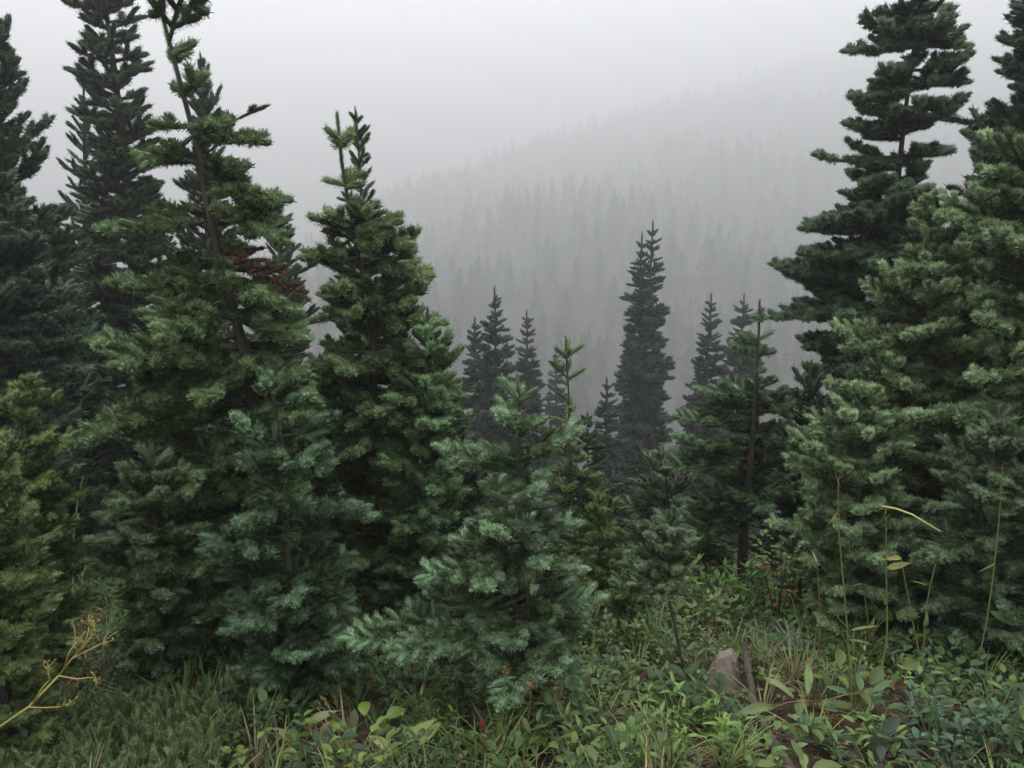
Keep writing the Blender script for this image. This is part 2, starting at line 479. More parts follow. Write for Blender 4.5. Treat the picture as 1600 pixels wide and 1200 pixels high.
    for (fx0, fy0, fx1, fy1, dd) in bough:
        a, b = P(fx0, fy0, d), P(fx1, fy1, d + dd)
        grow(S, W, r, a, (b - a + Vector((0, 0, -0.12))).normalized(), Vector((0, -0.25, 1)).normalized(), (b - a).length, o, 0, 0.15, 0.42, 0.22)
    for k in range(stubs):
        zz = zlow - 0.25 * span * r.random() + 0.1 * span; az = r.uniform(0, 6.28); p = Vector((tx(zz), base.y, zz)); dv = Vector((math.cos(az), math.sin(az), r.uniform(-0.3, 0.15)))
        path = [p]
        for j in range(4):
            dv = (dv + rnd_vec(r, 0.3)).normalized(); p = p + dv * r.uniform(0.04, 0.10); path.append(p)
        W.append((path, 0.004))
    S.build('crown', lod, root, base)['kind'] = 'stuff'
    # trunk
    r0 = rad if rad else 0.006 + (0.016 if lod != 'far' else 0.008) * H
    npt = 14
    pts, rads = [], []
    for i in range(npt):
        zz = base.z + (ztop - base.z) * i / (npt - 1)
        wob = 0.12 * r0
        pts.append(Vector((tx(zz) + r.uniform(-wob, wob), base.y + r.uniform(-wob, wob), zz)) - base)
        rads.append(max(0.004 * wood, r0 * (1 - 0.93 * (i / (npt - 1)) ** 0.85) * (1.25 if i == 0 else 1)))
    V, F = tube(pts, rads, 9, True, 0.06)
    trunk_o = link(bpy.data.objects.new('trunk', mesh_from('trunk', V, F, [M_BARK], smooth=True)), root)
    V, F = [], []
    for path, br in W:
        sub = path if len(path) < 5 else path[::2] + ([path[-1]] if len(path) % 2 == 0 else [])
        m = len(sub)
        v, f = tube([q - base for q in sub], [max(0.0015 * wood, br * (1 - 0.8 * i / (m - 1))) for i in range(m)], 4, False)
        b = len(V); V += v; F += [tuple(q + b for q in ff) for ff in f]
    bo = link(bpy.data.objects.new('branches', mesh_from('branches', V, F, [M_TWIG], smooth=True)), trunk_o)
    bo['kind'] = 'stuff'
    for (lab, x0, y0, x1, y1, dd, size) in dead:
        S2, W2 = Shoots(), []
        a, b = P(x0, y0, d), P(x1, y1, d - dd)
        o2 = dict(o, tipc=RUST, oldc=(0.12, 0.045, 0.03), rust=0, thick=thick * 0.5, step=step * size)
        dv = b - a
        grow(S2, W2, r, a, dv.normalized(), Vector((0, -0.3, 1)).normalized(), dv.length, o2, 0, 0.1, 0.2, -0.05)
        ob = S2.build('dead_branch', lod, root, base); ob['label'] = lab; ob['kind'] = 'stuff'
    return root, len(S.p)

TOTAL = 0
def F_(*a, **k):
    global TOTAL
    o, n = fir(*a, **k); TOTAL += n
    return o

# --- left side
F_('tall dark fir cut by the left edge of the picture', 7.0, [(-28, 10), (-25, 300), (-20, 700)],
   [(40, -45, 0), (120, -90, 48), (180, -110, 82), (280, -130, 100), (400, -160, 130), (520, -180, 140), (640, -180, 150)],
   lod='mid', step=0.13, thick=1.5, gap=0.20, tipc=(0.065, 0.115, 0.075), oldc=DARK, seed=1, epi=3, maxlat=0.4)
F_('bluish fir with drooping layered boughs at the left edge', 5.4, [(-12, 262), (-8, 420), (0, 700)],
   [(290, -40, 20), (350, -70, 55), (430, -110, 110), (520, -140, 135), (620, -150, 140), (680, -150, 130)],
   lod='mid', step=0.11, thick=1.35, gap=0.15, tipc=(0.085, 0.15, 0.12), oldc=(0.045, 0.075, 0.052), el=(40, -12), seed=2, epi=3)
F_('tall dense dark fir with ragged flat boughs, behind the leaning fir', 9.0, [(140, -150), (165, 0), (205, 330), (225, 640)],
   [(-100, 110, 180), (0, 112, 205), (60, 110, 222), (140, 118, 246), (230, 120, 255), (330, 125, 270), (450, 115, 275), (620, 110, 280)],
   lod='mid', step=0.17, thick=1.8, gap=0.24, nb=6, tipc=(0.058, 0.10, 0.062), oldc=(0.034, 0.058, 0.034), el=(25, 0), seed=3, epi=4, maxlat=0.5)
F_('thin spire of a young fir just left of the tall dark fir', 10.5, [(131, 118), (134, 330), (136, 560)],
   [(140, 124, 138), (200, 110, 150), (300, 95, 170), (500, 60, 200)],
   lod='mid', step=0.16, thick=1.3, gap=0.26, tipc=DARK, oldc=DARK, seed=4, epi=2)
F_('slim dark fir with a needle thin top behind the leaning fir', 9.0, [(313, 88), (322, 200), (330, 600)],
   [(110, 306, 322), (150, 303, 348), (200, 298, 355), (300, 280, 375), (500, 250, 400)],
   lod='mid', step=0.15, thick=1.5, gap=0.22, tipc=(0.055, 0.095, 0.06), oldc=DARK, seed=5, epi=3)
F_('narrow fir with a thin spiky top between the leaning fir and its straight neighbour', 7.5, [(434, 298), (438, 420), (445, 700)],
   [(320, 426, 446), (370, 412, 462), (420, 400, 475), (480, 390, 490), (640, 370, 510)],
   lod='mid', step=0.12, thick=1.2, gap=0.17, tipc=(0.07, 0.12, 0.065), oldc=DARK, rust=0.03, seed=6, epi=3)
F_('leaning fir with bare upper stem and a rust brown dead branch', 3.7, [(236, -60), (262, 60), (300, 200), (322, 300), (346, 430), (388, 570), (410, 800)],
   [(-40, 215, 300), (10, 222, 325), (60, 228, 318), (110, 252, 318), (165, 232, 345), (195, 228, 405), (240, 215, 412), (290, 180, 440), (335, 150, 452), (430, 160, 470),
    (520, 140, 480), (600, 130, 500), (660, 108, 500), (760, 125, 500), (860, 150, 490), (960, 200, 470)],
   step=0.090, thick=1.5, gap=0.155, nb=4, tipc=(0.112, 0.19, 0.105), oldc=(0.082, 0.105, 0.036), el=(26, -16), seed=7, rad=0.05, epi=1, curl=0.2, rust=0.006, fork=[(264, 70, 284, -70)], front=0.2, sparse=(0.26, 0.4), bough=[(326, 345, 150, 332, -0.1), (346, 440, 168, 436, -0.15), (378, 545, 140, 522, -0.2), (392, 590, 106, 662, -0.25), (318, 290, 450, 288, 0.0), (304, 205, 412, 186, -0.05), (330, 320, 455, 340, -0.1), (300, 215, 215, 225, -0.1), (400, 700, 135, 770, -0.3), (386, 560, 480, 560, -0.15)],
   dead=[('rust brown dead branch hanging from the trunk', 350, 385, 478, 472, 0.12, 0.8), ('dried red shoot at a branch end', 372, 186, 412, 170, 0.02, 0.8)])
F_('thin bare topped fir close behind the straight bushy fir', 7.2, [(555, 172), (566, 300), (575, 600)],
   [(190, 550, 562), (230, 538, 584), (290, 530, 590), (340, 520, 600), (500, 500, 630)],
   lod='mid', step=0.10, thick=0.95, gap=0.17, nb=4, tipc=(0.07, 0.12, 0.07), oldc=DARK, seed=8, epi=1)
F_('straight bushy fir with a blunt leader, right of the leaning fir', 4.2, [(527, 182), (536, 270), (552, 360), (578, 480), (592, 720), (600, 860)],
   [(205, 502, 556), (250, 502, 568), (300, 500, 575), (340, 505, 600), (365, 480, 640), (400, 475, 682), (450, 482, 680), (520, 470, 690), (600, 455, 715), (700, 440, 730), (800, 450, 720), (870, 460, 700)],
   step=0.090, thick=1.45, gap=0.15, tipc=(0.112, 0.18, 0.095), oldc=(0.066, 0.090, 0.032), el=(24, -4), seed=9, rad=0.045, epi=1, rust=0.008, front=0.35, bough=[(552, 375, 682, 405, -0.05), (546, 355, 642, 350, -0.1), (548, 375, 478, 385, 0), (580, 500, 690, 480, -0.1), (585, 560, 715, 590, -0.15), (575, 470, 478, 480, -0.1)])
F_('bushy fir with a stubby leader at the shoulder of the straight fir', 4.0, [(668, 488), (668, 560), (662, 760), (660, 840)],
   [(510, 658, 682), (545, 640, 705), (580, 620, 742), (630, 600, 760), (700, 580, 750), (780, 580, 730), (840, 590, 700)],
   step=0.085, thick=1.25, gap=0.11, tipc=(0.095, 0.18, 0.10), oldc=(0.07, 0.10, 0.034), el=(48, 0), seed=10, epi=3)
F_('yellowish little fir with a rounded top by the left edge', 3.3, [(42, 588), (38, 700), (36, 850)],
   [(605, 24, 66), (640, 6, 88), (690, -14, 105), (740, -40, 125), (830, -60, 130)],
   step=0.062, thick=0.95, gap=0.075, tipc=(0.105, 0.165, 0.075), oldc=(0.090, 0.108, 0.036), seed=11, epi=3)
F_('low olive fir bush filling the left margin', 2.6, [(-30, 700), (-20, 820), (-10, 960)],
   [(720, -50, 10), (770, -90, 70), (840, -120, 95), (920, -130, 95), (985, -130, 85)],
   step=0.065, thick=1.0, gap=0.075, tipc=(0.092, 0.145, 0.064), oldc=(0.086, 0.100, 0.034), seed=12, epi=3, rust=0.02)
F_('shaded bluish fir with a dark middle, in front of the leaning fir', 3.15, [(402, 585), (432, 640), (447, 720), (452, 960)],
   [(600, 385, 425), (635, 355, 500), (690, 340, 560), (760, 320, 590), (830, 290, 600), (900, 285, 610), (980, 320, 590)],
   step=0.075, thick=1.15, gap=0.13, nb=4, tipc=(0.095, 0.175, 0.118), oldc=(0.055, 0.085, 0.038), el=(38, -10), seed=13, front=0.3, epi=1, rust=0.012)
F_('dim green fir sunk between the left bushes and the shaded bluish fir', 3.3, [(238, 700), (242, 800), (245, 960)],
   [(715, 225, 255), (760, 190, 300), (830, 150, 330), (900, 150, 330), (960, 170, 320)],
   step=0.075, thick=1.05, gap=0.09, tipc=(0.085, 0.135, 0.085), oldc=(0.062, 0.08, 0.032), seed=14, epi=3, rust=0.012)
# --- middle
F_('small silvery blue fir in the middle of the foreground', 3.05, [(808, 590), (812, 680), (812, 780), (822, 900), (838, 1075)],
   [(612, 790, 830), (640, 768, 850), (670, 715, 868), (700, 712, 885), (760, 700, 905), (830, 660, 915), (900, 640, 925), (950, 560, 930), (1000, 640, 930), (1030, 680, 920)],
   step=0.074, thick=1.15, gap=0.10, tipc=(0.130, 0.225, 0.155), oldc=(0.080, 0.105, 0.045), el=(40, -4), seed=15, rad=0.021, epi=1, stubs=20, nb=4, front=0.45, bough=[(826, 960, 535, 948, -0.15), (824, 930, 600, 985, -0.25), (818, 860, 655, 850, -0.1), (812, 740, 700, 668, -0.05), (812, 700, 890, 640, 0), (824, 940, 935, 900, -0.1), (832, 1000, 745, 1030, -0.2), (834, 1005, 905, 1035, -0.2), (830, 985, 850, 1010, -0.35)], rust=0.012, var=(0.55, 1.1), low=None)
F_('slender young fir with open upper branches behind the silvery blue fir', 5.2, [(884, 530), (889, 640), (893, 800)],
   [(552, 862, 912), (590, 850, 912), (640, 868, 915), (680, 855, 935), (740, 845, 950), (830, 845, 950)],
   step=0.085, thick=1.0, gap=0.13, nb=4, tipc=(0.095, 0.155, 0.075), oldc=(0.062, 0.085, 0.032), el=(35, 10), seed=16, epi=1, rad=0.026, front=0.2)
F_('yellow green fir shrub low beside the silvery blue fir', 4.6, [(935, 765), (938, 860), (940, 960)],
   [(785, 915, 955), (830, 895, 985), (900, 890, 990), (950, 890, 985)],
   step=0.07, thick=0.95, gap=0.085, tipc=(0.095, 0.16, 0.065), oldc=(0.09, 0.115, 0.035), seed=17, epi=2)
F_('fir with a long bare lower trunk standing in the centre right', 5.2, [(1187, 473), (1184, 560), (1176, 680), (1164, 800), (1160, 905)],
   [(505, 1172, 1200), (545, 1138, 1215), (585, 1128, 1225), (630, 1085, 1240), (660, 1058, 1240), (710, 1050, 1245), (760, 1045, 1235), (800, 1075, 1215), (835, 1110, 1195)],
   step=0.085, thick=1.22, gap=0.125, nb=5, tipc=(0.105, 0.185, 0.120), oldc=(0.066, 0.090, 0.036), el=(26, -4), seed=18, var=(0.75, 1.2), epi=2, rad=0.042, low=None, stubs=24, front=0.9, bough=[(1180, 640, 1056, 662, -0.1), (1178, 610, 1242, 632, 0), (1173, 700, 1045, 735, -0.2), (1170, 740, 1250, 760, -0.1), (1166, 780, 1060, 820, -0.2)])
F_('pale bushy fir crowding the left flank of the bare trunked fir', 5.9, [(1036, 700), (1043, 770), (1048, 900)],
   [(715, 1022, 1055), (750, 990, 1085), (800, 970, 1110), (860, 970, 1120)],
   step=0.085, thick=1.05, gap=0.10, tipc=(0.11, 0.175, 0.12), oldc=(0.07, 0.095, 0.04), seed=19, epi=3)
F_('knee high fir with a bare crooked stem behind the rock', 3.5, [(1042, 800), (1036, 860), (1046, 940), (1062, 1015)],
   [(815, 1025, 1062), (840, 995, 1090), (870, 982, 1097), (910, 985, 1090), (935, 1005, 1080)],
   step=0.058, thick=0.9, gap=0.06, tipc=(0.115, 0.18, 0.125), oldc=(0.085, 0.105, 0.045), seed=20, epi=2, rust=0.05, rad=0.012, low=None)
# --- right side
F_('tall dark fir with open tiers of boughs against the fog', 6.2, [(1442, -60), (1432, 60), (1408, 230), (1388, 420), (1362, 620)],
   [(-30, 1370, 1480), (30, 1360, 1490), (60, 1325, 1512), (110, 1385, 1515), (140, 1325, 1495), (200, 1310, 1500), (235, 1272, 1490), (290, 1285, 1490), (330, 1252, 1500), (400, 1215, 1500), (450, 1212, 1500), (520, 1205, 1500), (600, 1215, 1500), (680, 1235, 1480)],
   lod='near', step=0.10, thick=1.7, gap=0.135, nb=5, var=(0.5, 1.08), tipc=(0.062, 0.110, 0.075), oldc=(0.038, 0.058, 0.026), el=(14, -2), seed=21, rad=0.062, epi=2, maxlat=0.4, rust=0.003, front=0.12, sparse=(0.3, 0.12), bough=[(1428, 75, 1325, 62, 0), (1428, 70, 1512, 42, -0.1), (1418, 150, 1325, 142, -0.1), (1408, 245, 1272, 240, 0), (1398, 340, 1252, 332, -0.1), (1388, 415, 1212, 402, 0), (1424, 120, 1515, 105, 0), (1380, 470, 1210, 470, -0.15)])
F_('dark fir mostly outside the top right corner', 6.6, [(1650, -120), (1640, 100), (1630, 500)],
   [(-60, 1600, 1700), (40, 1562, 1710), (90, 1552, 1720), (150, 1575, 1720), (185, 1500, 1730), (230, 1475, 1730), (290, 1470, 1740), (450, 1460, 1760)],
   lod='mid', step=0.115, thick=1.5, gap=0.18, tipc=(0.06, 0.108, 0.075), oldc=(0.038, 0.058, 0.030), el=(20, -3), seed=22, epi=2, maxlat=0.4)
F_('pale green fir with upright tips standing before the tall dark tier fir', 4.5, [(1468, 300), (1462, 420), (1455, 560), (1445, 800)],
   [(330, 1435, 1500), (380, 1412, 1540), (430, 1385, 1560), (480, 1330, 1580), (540, 1315, 1590), (600, 1300, 1600), (680, 1250, 1600), (760, 1230, 1580), (830, 1225, 1560)],
   step=0.085, thick=1.28, gap=0.10, tipc=(0.158, 0.250, 0.155), oldc=(0.105, 0.135, 0.050), el=(42, 4), seed=23, epi=2, rust=0.012)
F_('broad pale fir filling the right edge of the picture', 3.9, [(1668, 130), (1660, 400), (1650, 800)],
   [(180, 1640, 1700), (250, 1570, 1740), (300, 1510, 1760), (380, 1490, 1780), (460, 1480, 1790), (560, 1470, 1800), (680, 1440, 1800), (780, 1430, 1800), (860, 1440, 1790)],
   step=0.085, thick=1.32, gap=0.098, tipc=(0.148, 0.242, 0.150), oldc=(0.100, 0.130, 0.048), el=(36, 0), seed=24, epi=2, rust=0.006)
F_('low spreading fir under the pale firs by the orange leaved shrub', 4.0, [(1345, 600), (1345, 700), (1345, 920)],
   [(620, 1325, 1370), (660, 1290, 1410), (720, 1225, 1460), (780, 1205, 1490), (840, 1230, 1500), (890, 1260, 1480)],
   step=0.078, thick=1.2, gap=0.10, tipc=(0.165, 0.262, 0.170), oldc=(0.105, 0.138, 0.055), el=(42, 2), seed=25, epi=1, rust=0.014)
F_('dark shaded fir behind the flowering stalks at the right edge', 3.5, [(1560, 640), (1555, 760), (1550, 1000)],
   [(660, 1540, 1580), (720, 1480, 1640), (800, 1430, 1680), (880, 1420, 1680), (930, 1420, 1680)],
   step=0.078, thick=1.15, gap=0.11, tipc=(0.085, 0.14, 0.09), oldc=(0.055, 0.075, 0.036), el=(38, -6), seed=26, epi=2, rust=0.01)

# --- half hidden dark firs that close the gaps
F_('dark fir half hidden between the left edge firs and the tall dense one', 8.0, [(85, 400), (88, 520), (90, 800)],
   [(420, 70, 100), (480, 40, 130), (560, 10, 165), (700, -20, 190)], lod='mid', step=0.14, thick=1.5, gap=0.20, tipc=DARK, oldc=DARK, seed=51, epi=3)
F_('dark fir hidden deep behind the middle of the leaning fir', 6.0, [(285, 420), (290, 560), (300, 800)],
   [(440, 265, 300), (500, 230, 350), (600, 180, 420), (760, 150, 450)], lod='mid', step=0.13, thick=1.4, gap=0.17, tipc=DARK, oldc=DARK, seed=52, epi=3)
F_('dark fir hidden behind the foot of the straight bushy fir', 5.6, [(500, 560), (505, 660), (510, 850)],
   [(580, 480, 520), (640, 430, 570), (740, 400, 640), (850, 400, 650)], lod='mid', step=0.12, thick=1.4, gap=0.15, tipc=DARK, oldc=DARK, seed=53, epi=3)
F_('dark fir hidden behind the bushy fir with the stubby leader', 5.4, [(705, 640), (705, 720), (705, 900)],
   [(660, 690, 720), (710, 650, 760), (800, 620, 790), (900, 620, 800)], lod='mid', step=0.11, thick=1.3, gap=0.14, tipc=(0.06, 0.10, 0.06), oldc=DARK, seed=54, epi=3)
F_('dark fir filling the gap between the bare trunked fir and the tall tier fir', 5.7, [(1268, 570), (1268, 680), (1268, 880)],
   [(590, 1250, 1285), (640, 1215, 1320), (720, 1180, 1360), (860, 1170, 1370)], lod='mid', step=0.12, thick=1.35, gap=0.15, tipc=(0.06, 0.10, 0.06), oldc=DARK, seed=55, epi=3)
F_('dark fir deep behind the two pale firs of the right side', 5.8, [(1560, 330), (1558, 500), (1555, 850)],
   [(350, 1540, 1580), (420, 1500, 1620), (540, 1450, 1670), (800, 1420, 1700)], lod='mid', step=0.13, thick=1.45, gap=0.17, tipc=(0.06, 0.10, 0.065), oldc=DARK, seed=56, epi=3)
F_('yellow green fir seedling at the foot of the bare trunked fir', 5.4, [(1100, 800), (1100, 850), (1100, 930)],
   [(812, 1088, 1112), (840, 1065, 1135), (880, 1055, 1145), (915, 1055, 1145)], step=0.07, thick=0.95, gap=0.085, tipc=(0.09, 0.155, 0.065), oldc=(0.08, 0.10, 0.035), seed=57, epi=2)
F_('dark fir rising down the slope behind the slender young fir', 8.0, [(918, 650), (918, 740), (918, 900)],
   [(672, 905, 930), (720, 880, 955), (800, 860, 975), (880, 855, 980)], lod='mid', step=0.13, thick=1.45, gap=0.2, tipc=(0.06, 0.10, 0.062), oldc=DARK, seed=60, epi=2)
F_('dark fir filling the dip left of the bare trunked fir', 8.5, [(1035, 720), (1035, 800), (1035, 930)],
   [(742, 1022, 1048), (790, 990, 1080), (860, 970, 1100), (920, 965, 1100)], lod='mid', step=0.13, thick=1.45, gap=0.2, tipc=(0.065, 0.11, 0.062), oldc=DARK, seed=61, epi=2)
F_('tiny pale fir seedling left of the crooked stemmed one', 4.2, [(985, 855), (986, 900), (988, 985)],
   [(868, 975, 997), (895, 955, 1018), (930, 945, 1028), (965, 950, 1025)], step=0.062, thick=0.95, gap=0.075, tipc=(0.11, 0.185, 0.10), oldc=(0.085, 0.11, 0.045), seed=58, epi=1)
F_('small green fir seedling behind the orange leaved shrub', 4.6, [(1252, 800), (1250, 860), (1248, 960)],
   [(815, 1240, 1264), (850, 1215, 1290), (900, 1205, 1300), (945, 1205, 1295)], step=0.07, thick=1.0, gap=0.085, tipc=(0.11, 0.19, 0.11), oldc=(0.08, 0.105, 0.042), seed=59, epi=1)
# --- firs down the slope, in the fog
FT, FO = (0.050, 0.086, 0.052), (0.026, 0.045, 0.025)
def far_fir(label, d, trunk, prof, seed, gap=0.95, step=0.55, thick=5.0, **k):
    q = 0.50; d, gap, step, thick = d * q, gap * q, step * q, thick * q
    k.setdefault('tipc', FT); k.setdefault('oldc', FO)
    return F_(label, d, trunk, prof, lod='far', step=step, thick=thick, gap=gap, nb=6, el=(30, -24), seed=seed, epi=4, maxo=1, lat=0.4, maxlat=0.6, rust=0.0,
              bare=0.1, wood=6.0, group='firs down the slope in the fog', var=(0.7, 1.25), **k)
far_fir('tallest fir down the slope with a ragged double top', 46, [(1020, 348), (1017, 420), (1006, 560), (995, 760)],
        [(372, 1013, 1027), (420, 1004, 1033), (470, 982, 1038), (500, 974, 1038), (550, 972, 1042), (600, 966, 1046), (650, 962, 1044), (720, 955, 1046), (800, 945, 1050)], 31)
far_fir('second shorter top hugging the tallest fir down the slope', 46.8, [(1003, 366), (1000, 450), (996, 760)],
        [(385, 998, 1008), (430, 988, 1014), (480, 982, 1022), (540, 978, 1020), (700, 960, 1025)], 32)
far_fir('pointed dark fir, tallest of the foggy trio in the centre', 38, [(773, 450), (774, 560), (776, 720)],
        [(475, 766, 780), (510, 757, 788), (550, 748, 798), (600, 738, 806), (660, 728, 815), (740, 725, 820)], 33, gap=0.75, step=0.45, thick=4.2)
far_fir('short dark fir at the left of the foggy trio', 39.5, [(742, 497), (742, 600), (742, 740)],
        [(515, 735, 749), (550, 728, 757), (600, 722, 764), (700, 712, 772)], 34, gap=0.75, step=0.42, thick=4.0)
far_fir('slim paler fir at the right of the foggy trio', 45, [(823, 487), (824, 600), (826, 740)],
        [(510, 816, 830), (550, 810, 838), (600, 806, 844), (660, 800, 852), (740, 795, 856)], 35, gap=0.8, step=0.45, thick=4.2, tipc=(0.05, 0.075, 0.055))
far_fir('foggy fir with a sharp spire right of the tallest one', 42, [(1112, 460), (1106, 540), (1095, 740)],
        [(480, 1105, 1118), (520, 1096, 1126), (560, 1088, 1132), (610, 1078, 1136), (660, 1060, 1140), (740, 1055, 1145)], 36, gap=0.8, step=0.45, thick=4.2)
far_fir('faint fir seen just behind the bare trunked fir', 50, [(1163, 461), (1158, 540), (1150, 740)],
        [(478, 1155, 1168), (510, 1143, 1178), (550, 1134, 1186), (620, 1126, 1192), (740, 1120, 1200)], 37, gap=0.9, step=0.5, thick=4.6)
far_fir('low dark fir at the foot of the tallest foggy fir', 36, [(948, 592), (948, 680), (948, 800)],
        [(610, 942, 955), (640, 934, 962), (690, 926, 970), (780, 915, 985)], 38, gap=0.65, step=0.4, thick=3.6)
far_fir('tiny faint spire beside the slender young fir', 62, [(869, 546), (869, 620), (869, 760)],
        [(560, 864, 874), (600, 856, 882), (680, 848, 890)], 39, gap=0.9, step=0.5, thick=4.2)
far_fir('hazy fir top low in the gap below the tallest foggy fir', 28, [(1000, 690), (998, 760), (996, 860)],
        [(705, 992, 1008), (740, 978, 1024), (790, 962, 1040), (850, 955, 1045)], 40, gap=0.45, step=0.28, thick=2.8, tipc=(0.06, 0.085, 0.055))
far_fir('hazy fir top low in the gap behind the slender young fir', 24, [(958, 735), (958, 800), (958, 900)],
        [(748, 950, 966), (780, 935, 982), (840, 920, 995)], 41, gap=0.4, step=0.25, thick=2.5, tipc=(0.06, 0.085, 0.055))

# ------------------------------------------------------------------ far woods (stuff)
def spiky(seed):
    r = random.Random(seed); V, F = [], []
    tiers = 9
    for t in range(tiers):
        z = 0.10 + 0.88 * t / tiers; rad = 0.20 * (1 - t / tiers) ** 0.85 + 0.012; h = 1.55 * 0.9 / tiers
        b = len(V); n = 9
        V.append(Vector((0, 0, min(1, z + h))))
        off = r.uniform(0, 6.28)
        for k in range(n):
            q = rad * (r.uniform(0.75, 1.2) if k % 2 else r.uniform(0.35, 0.6))
            V.append(Vector((math.cos(off + 6.283 * k / n) * q, math.sin(off + 6.283 * k / n) * q, z - (0.025 if k % 2 else 0) + r.uniform(-0.01, 0.01))))
        F += [(b, b + 1 + k, b + 1 + (k + 1) % n) for k in range(n)]
    tv, tf = tube([(0, 0, -0.05), (0, 0, 0.3)], [0.02, 0.015], 4, False)
    b = len(V); V += tv; F += [tuple(q + b for q in f) for f in tf]
    return source(mesh_from('far_fir', V, F, [M_FAR]))
G_WOOD = scatter_group('far woods', [spiky(s) for s in range(5)])
def woods():
    N = 46000
    X = rng.uniform(-420, 950, N); Y = rng.uniform(103, 1120, N)
    ry = np.interp(X, RX, RY)
    keep = (Y < ry + 25) & (np.abs(X) < Y * 0.95 + 60)
    dens = 0.5 + 0.5 * np.sin(X * 0.03 + np.sin(Y * 0.02) * 2) * np.sin(Y * 0.023 + X * 0.011)
    keep &= rng.random(N) < 0.45 + 0.55 * dens
    X, Y = X[keep], Y[keep]; Z = hill_z(X, Y)
    n2 = 450
    x2 = rng.uniform(-90, 110, n2); y2 = rng.uniform(60, 102, n2); z2 = gz(x2, y2)
    X = np.concatenate([X, x2]); Y = np.concatenate([Y, y2]); Z = np.concatenate([Z, z2])
    n = len(X)
    h = 3.5 + 12 * rng.random(n) ** 3
    rot = np.stack([rng.normal(0, 0.03, n), rng.normal(0, 0.03, n), rng.uniform(0, 6.28, n)], 1)
    scl = np.stack([h * rng.uniform(1.0, 1.7, n), h * rng.uniform(1.0, 1.7, n), h], 1)
    o = points_object('woods', np.stack([X, Y, Z - 0.3], 1), rot, scl, rng.integers(0, 5, n), np.tile((0.04, 0.05, 0.03), (n, 1)), G_WOOD)
    tag(o, 'far off fir woods covering the foggy hillside', 'woods', kind='stuff')
woods()


# ------------------------------------------------------------------ undergrowth
def leaf_geo(L, W, shape='oval', fold=0.25, arch=0.25, rows=6, tooth=0.0, wave=0.0):
    """a leaf along +X, face up (+Z): verts, faces, shades"""
    V, F, sh = [], [], []
    for i in range(rows + 1):
        t = i / rows
        if shape == 'oval': w = math.sin(math.pi * min(1, t * 0.97 + 0.02)) ** 0.75
        elif shape == 'obovate': w = math.sin(math.pi * (t ** 1.5 * 0.96 + 0.02)) ** 0.75
        elif shape == 'lance': w = math.sin(math.pi * (t ** 0.75 * 0.98 + 0.01)) ** 0.9
        else: w = (1 - t) ** 0.6 * min(1, t * 8 + 0.5)
        if tooth: w *= 1 + tooth * (1 if i % 2 else -1)
        w = max(0.03, w) * W * 0.5
        x = t * L * (1 - 0.15 * arch); z = -arch * L * t * t + 0.12 * L * t
        wz = wave * W * math.sin(t * 13)
        V += [Vector((x, -w, z + fold * w + wz)), Vector((x, 0, z)), Vector((x, w, z + fold * w - wz))]
    for i in range(rows):
        b = i * 3
        F += [(b, b + 3, b + 4, b + 1), (b + 1, b + 4, b + 5, b + 2)]
        sh += [0.35, 0.65]
    return V, F, sh

def leaf_mesh(name, *a, **k):
    V, F, sh = leaf_geo(*a, **k)
    me = mesh_from(name, V, F, [M_LEAF], smooth=True); shade_attr(me, sh)
    return me
LEAF = {
    'oval': [leaf_mesh('leaf', 1, 0.56, 'oval', 0.3, a) for a in (0.1, 0.3, 0.5)],
    'obovate': [leaf_mesh('leaf', 1, 0.55, 'obovate', 0.35, a) for a in (0.05, 0.2, 0.4)],
    'lance': [leaf_mesh('leaf', 1, 0.30, 'lance', 0.4, a) for a in (0.1, 0.35, 0.7)],
    'toothed': [leaf_mesh('leaf', 1, 0.20, 'oval', 0.25, a, rows=22, tooth=0.16, wave=0.06) for a in (0.25, 0.45)],
    'strap': [leaf_mesh('leaf', 1, 0.09, 'lance', 0.5, a, rows=8) for a in (0.4, 0.9, 1.4)],
}
def basis(d, up):
    d = d.normalized(); y = up.cross(d)
    y = y.normalized() if y.length > 1e-4 else Vector((0, 1, 0))
    z = d.cross(y)
    return Matrix((d, y, z)).transposed()

def vary(r, c, k=0.18):
    v = r.uniform(1 - k, 1 + k); return (c[0] * v * r.uniform(0.92, 1.08), c[1] * v, c[2] * v * r.uniform(0.85, 1.15), 1)

def add_leaf(root, r, kind, p, d, up, L, c, name='leaf'):
    o = bpy.data.objects.new(name, r.choice(LEAF[kind]))
    o.matrix_local = Matrix.Translation(p) @ basis(d, up).to_4x4() @ Matrix.Scale(L, 4)
    o.color = vary(r, c)
    return link(o, root)

def add_stem(root, paths, c, name='stem', sides=5):
    V, F = [], []
    for pts, r0, r1 in paths:
        m = len(pts)
        v, f = tube(pts, [r0 + (r1 - r0) * i / (m - 1) for i in range(m)], sides, True)
        b = len(V); V += v; F += [tuple(q + b for q in ff) for ff in f]
    me = mesh_from(name, V, F, [M_STEM], smooth=True)
    o = bpy.data.objects.new(name, me); o.color = (*c, 1)
    return link(o, root)

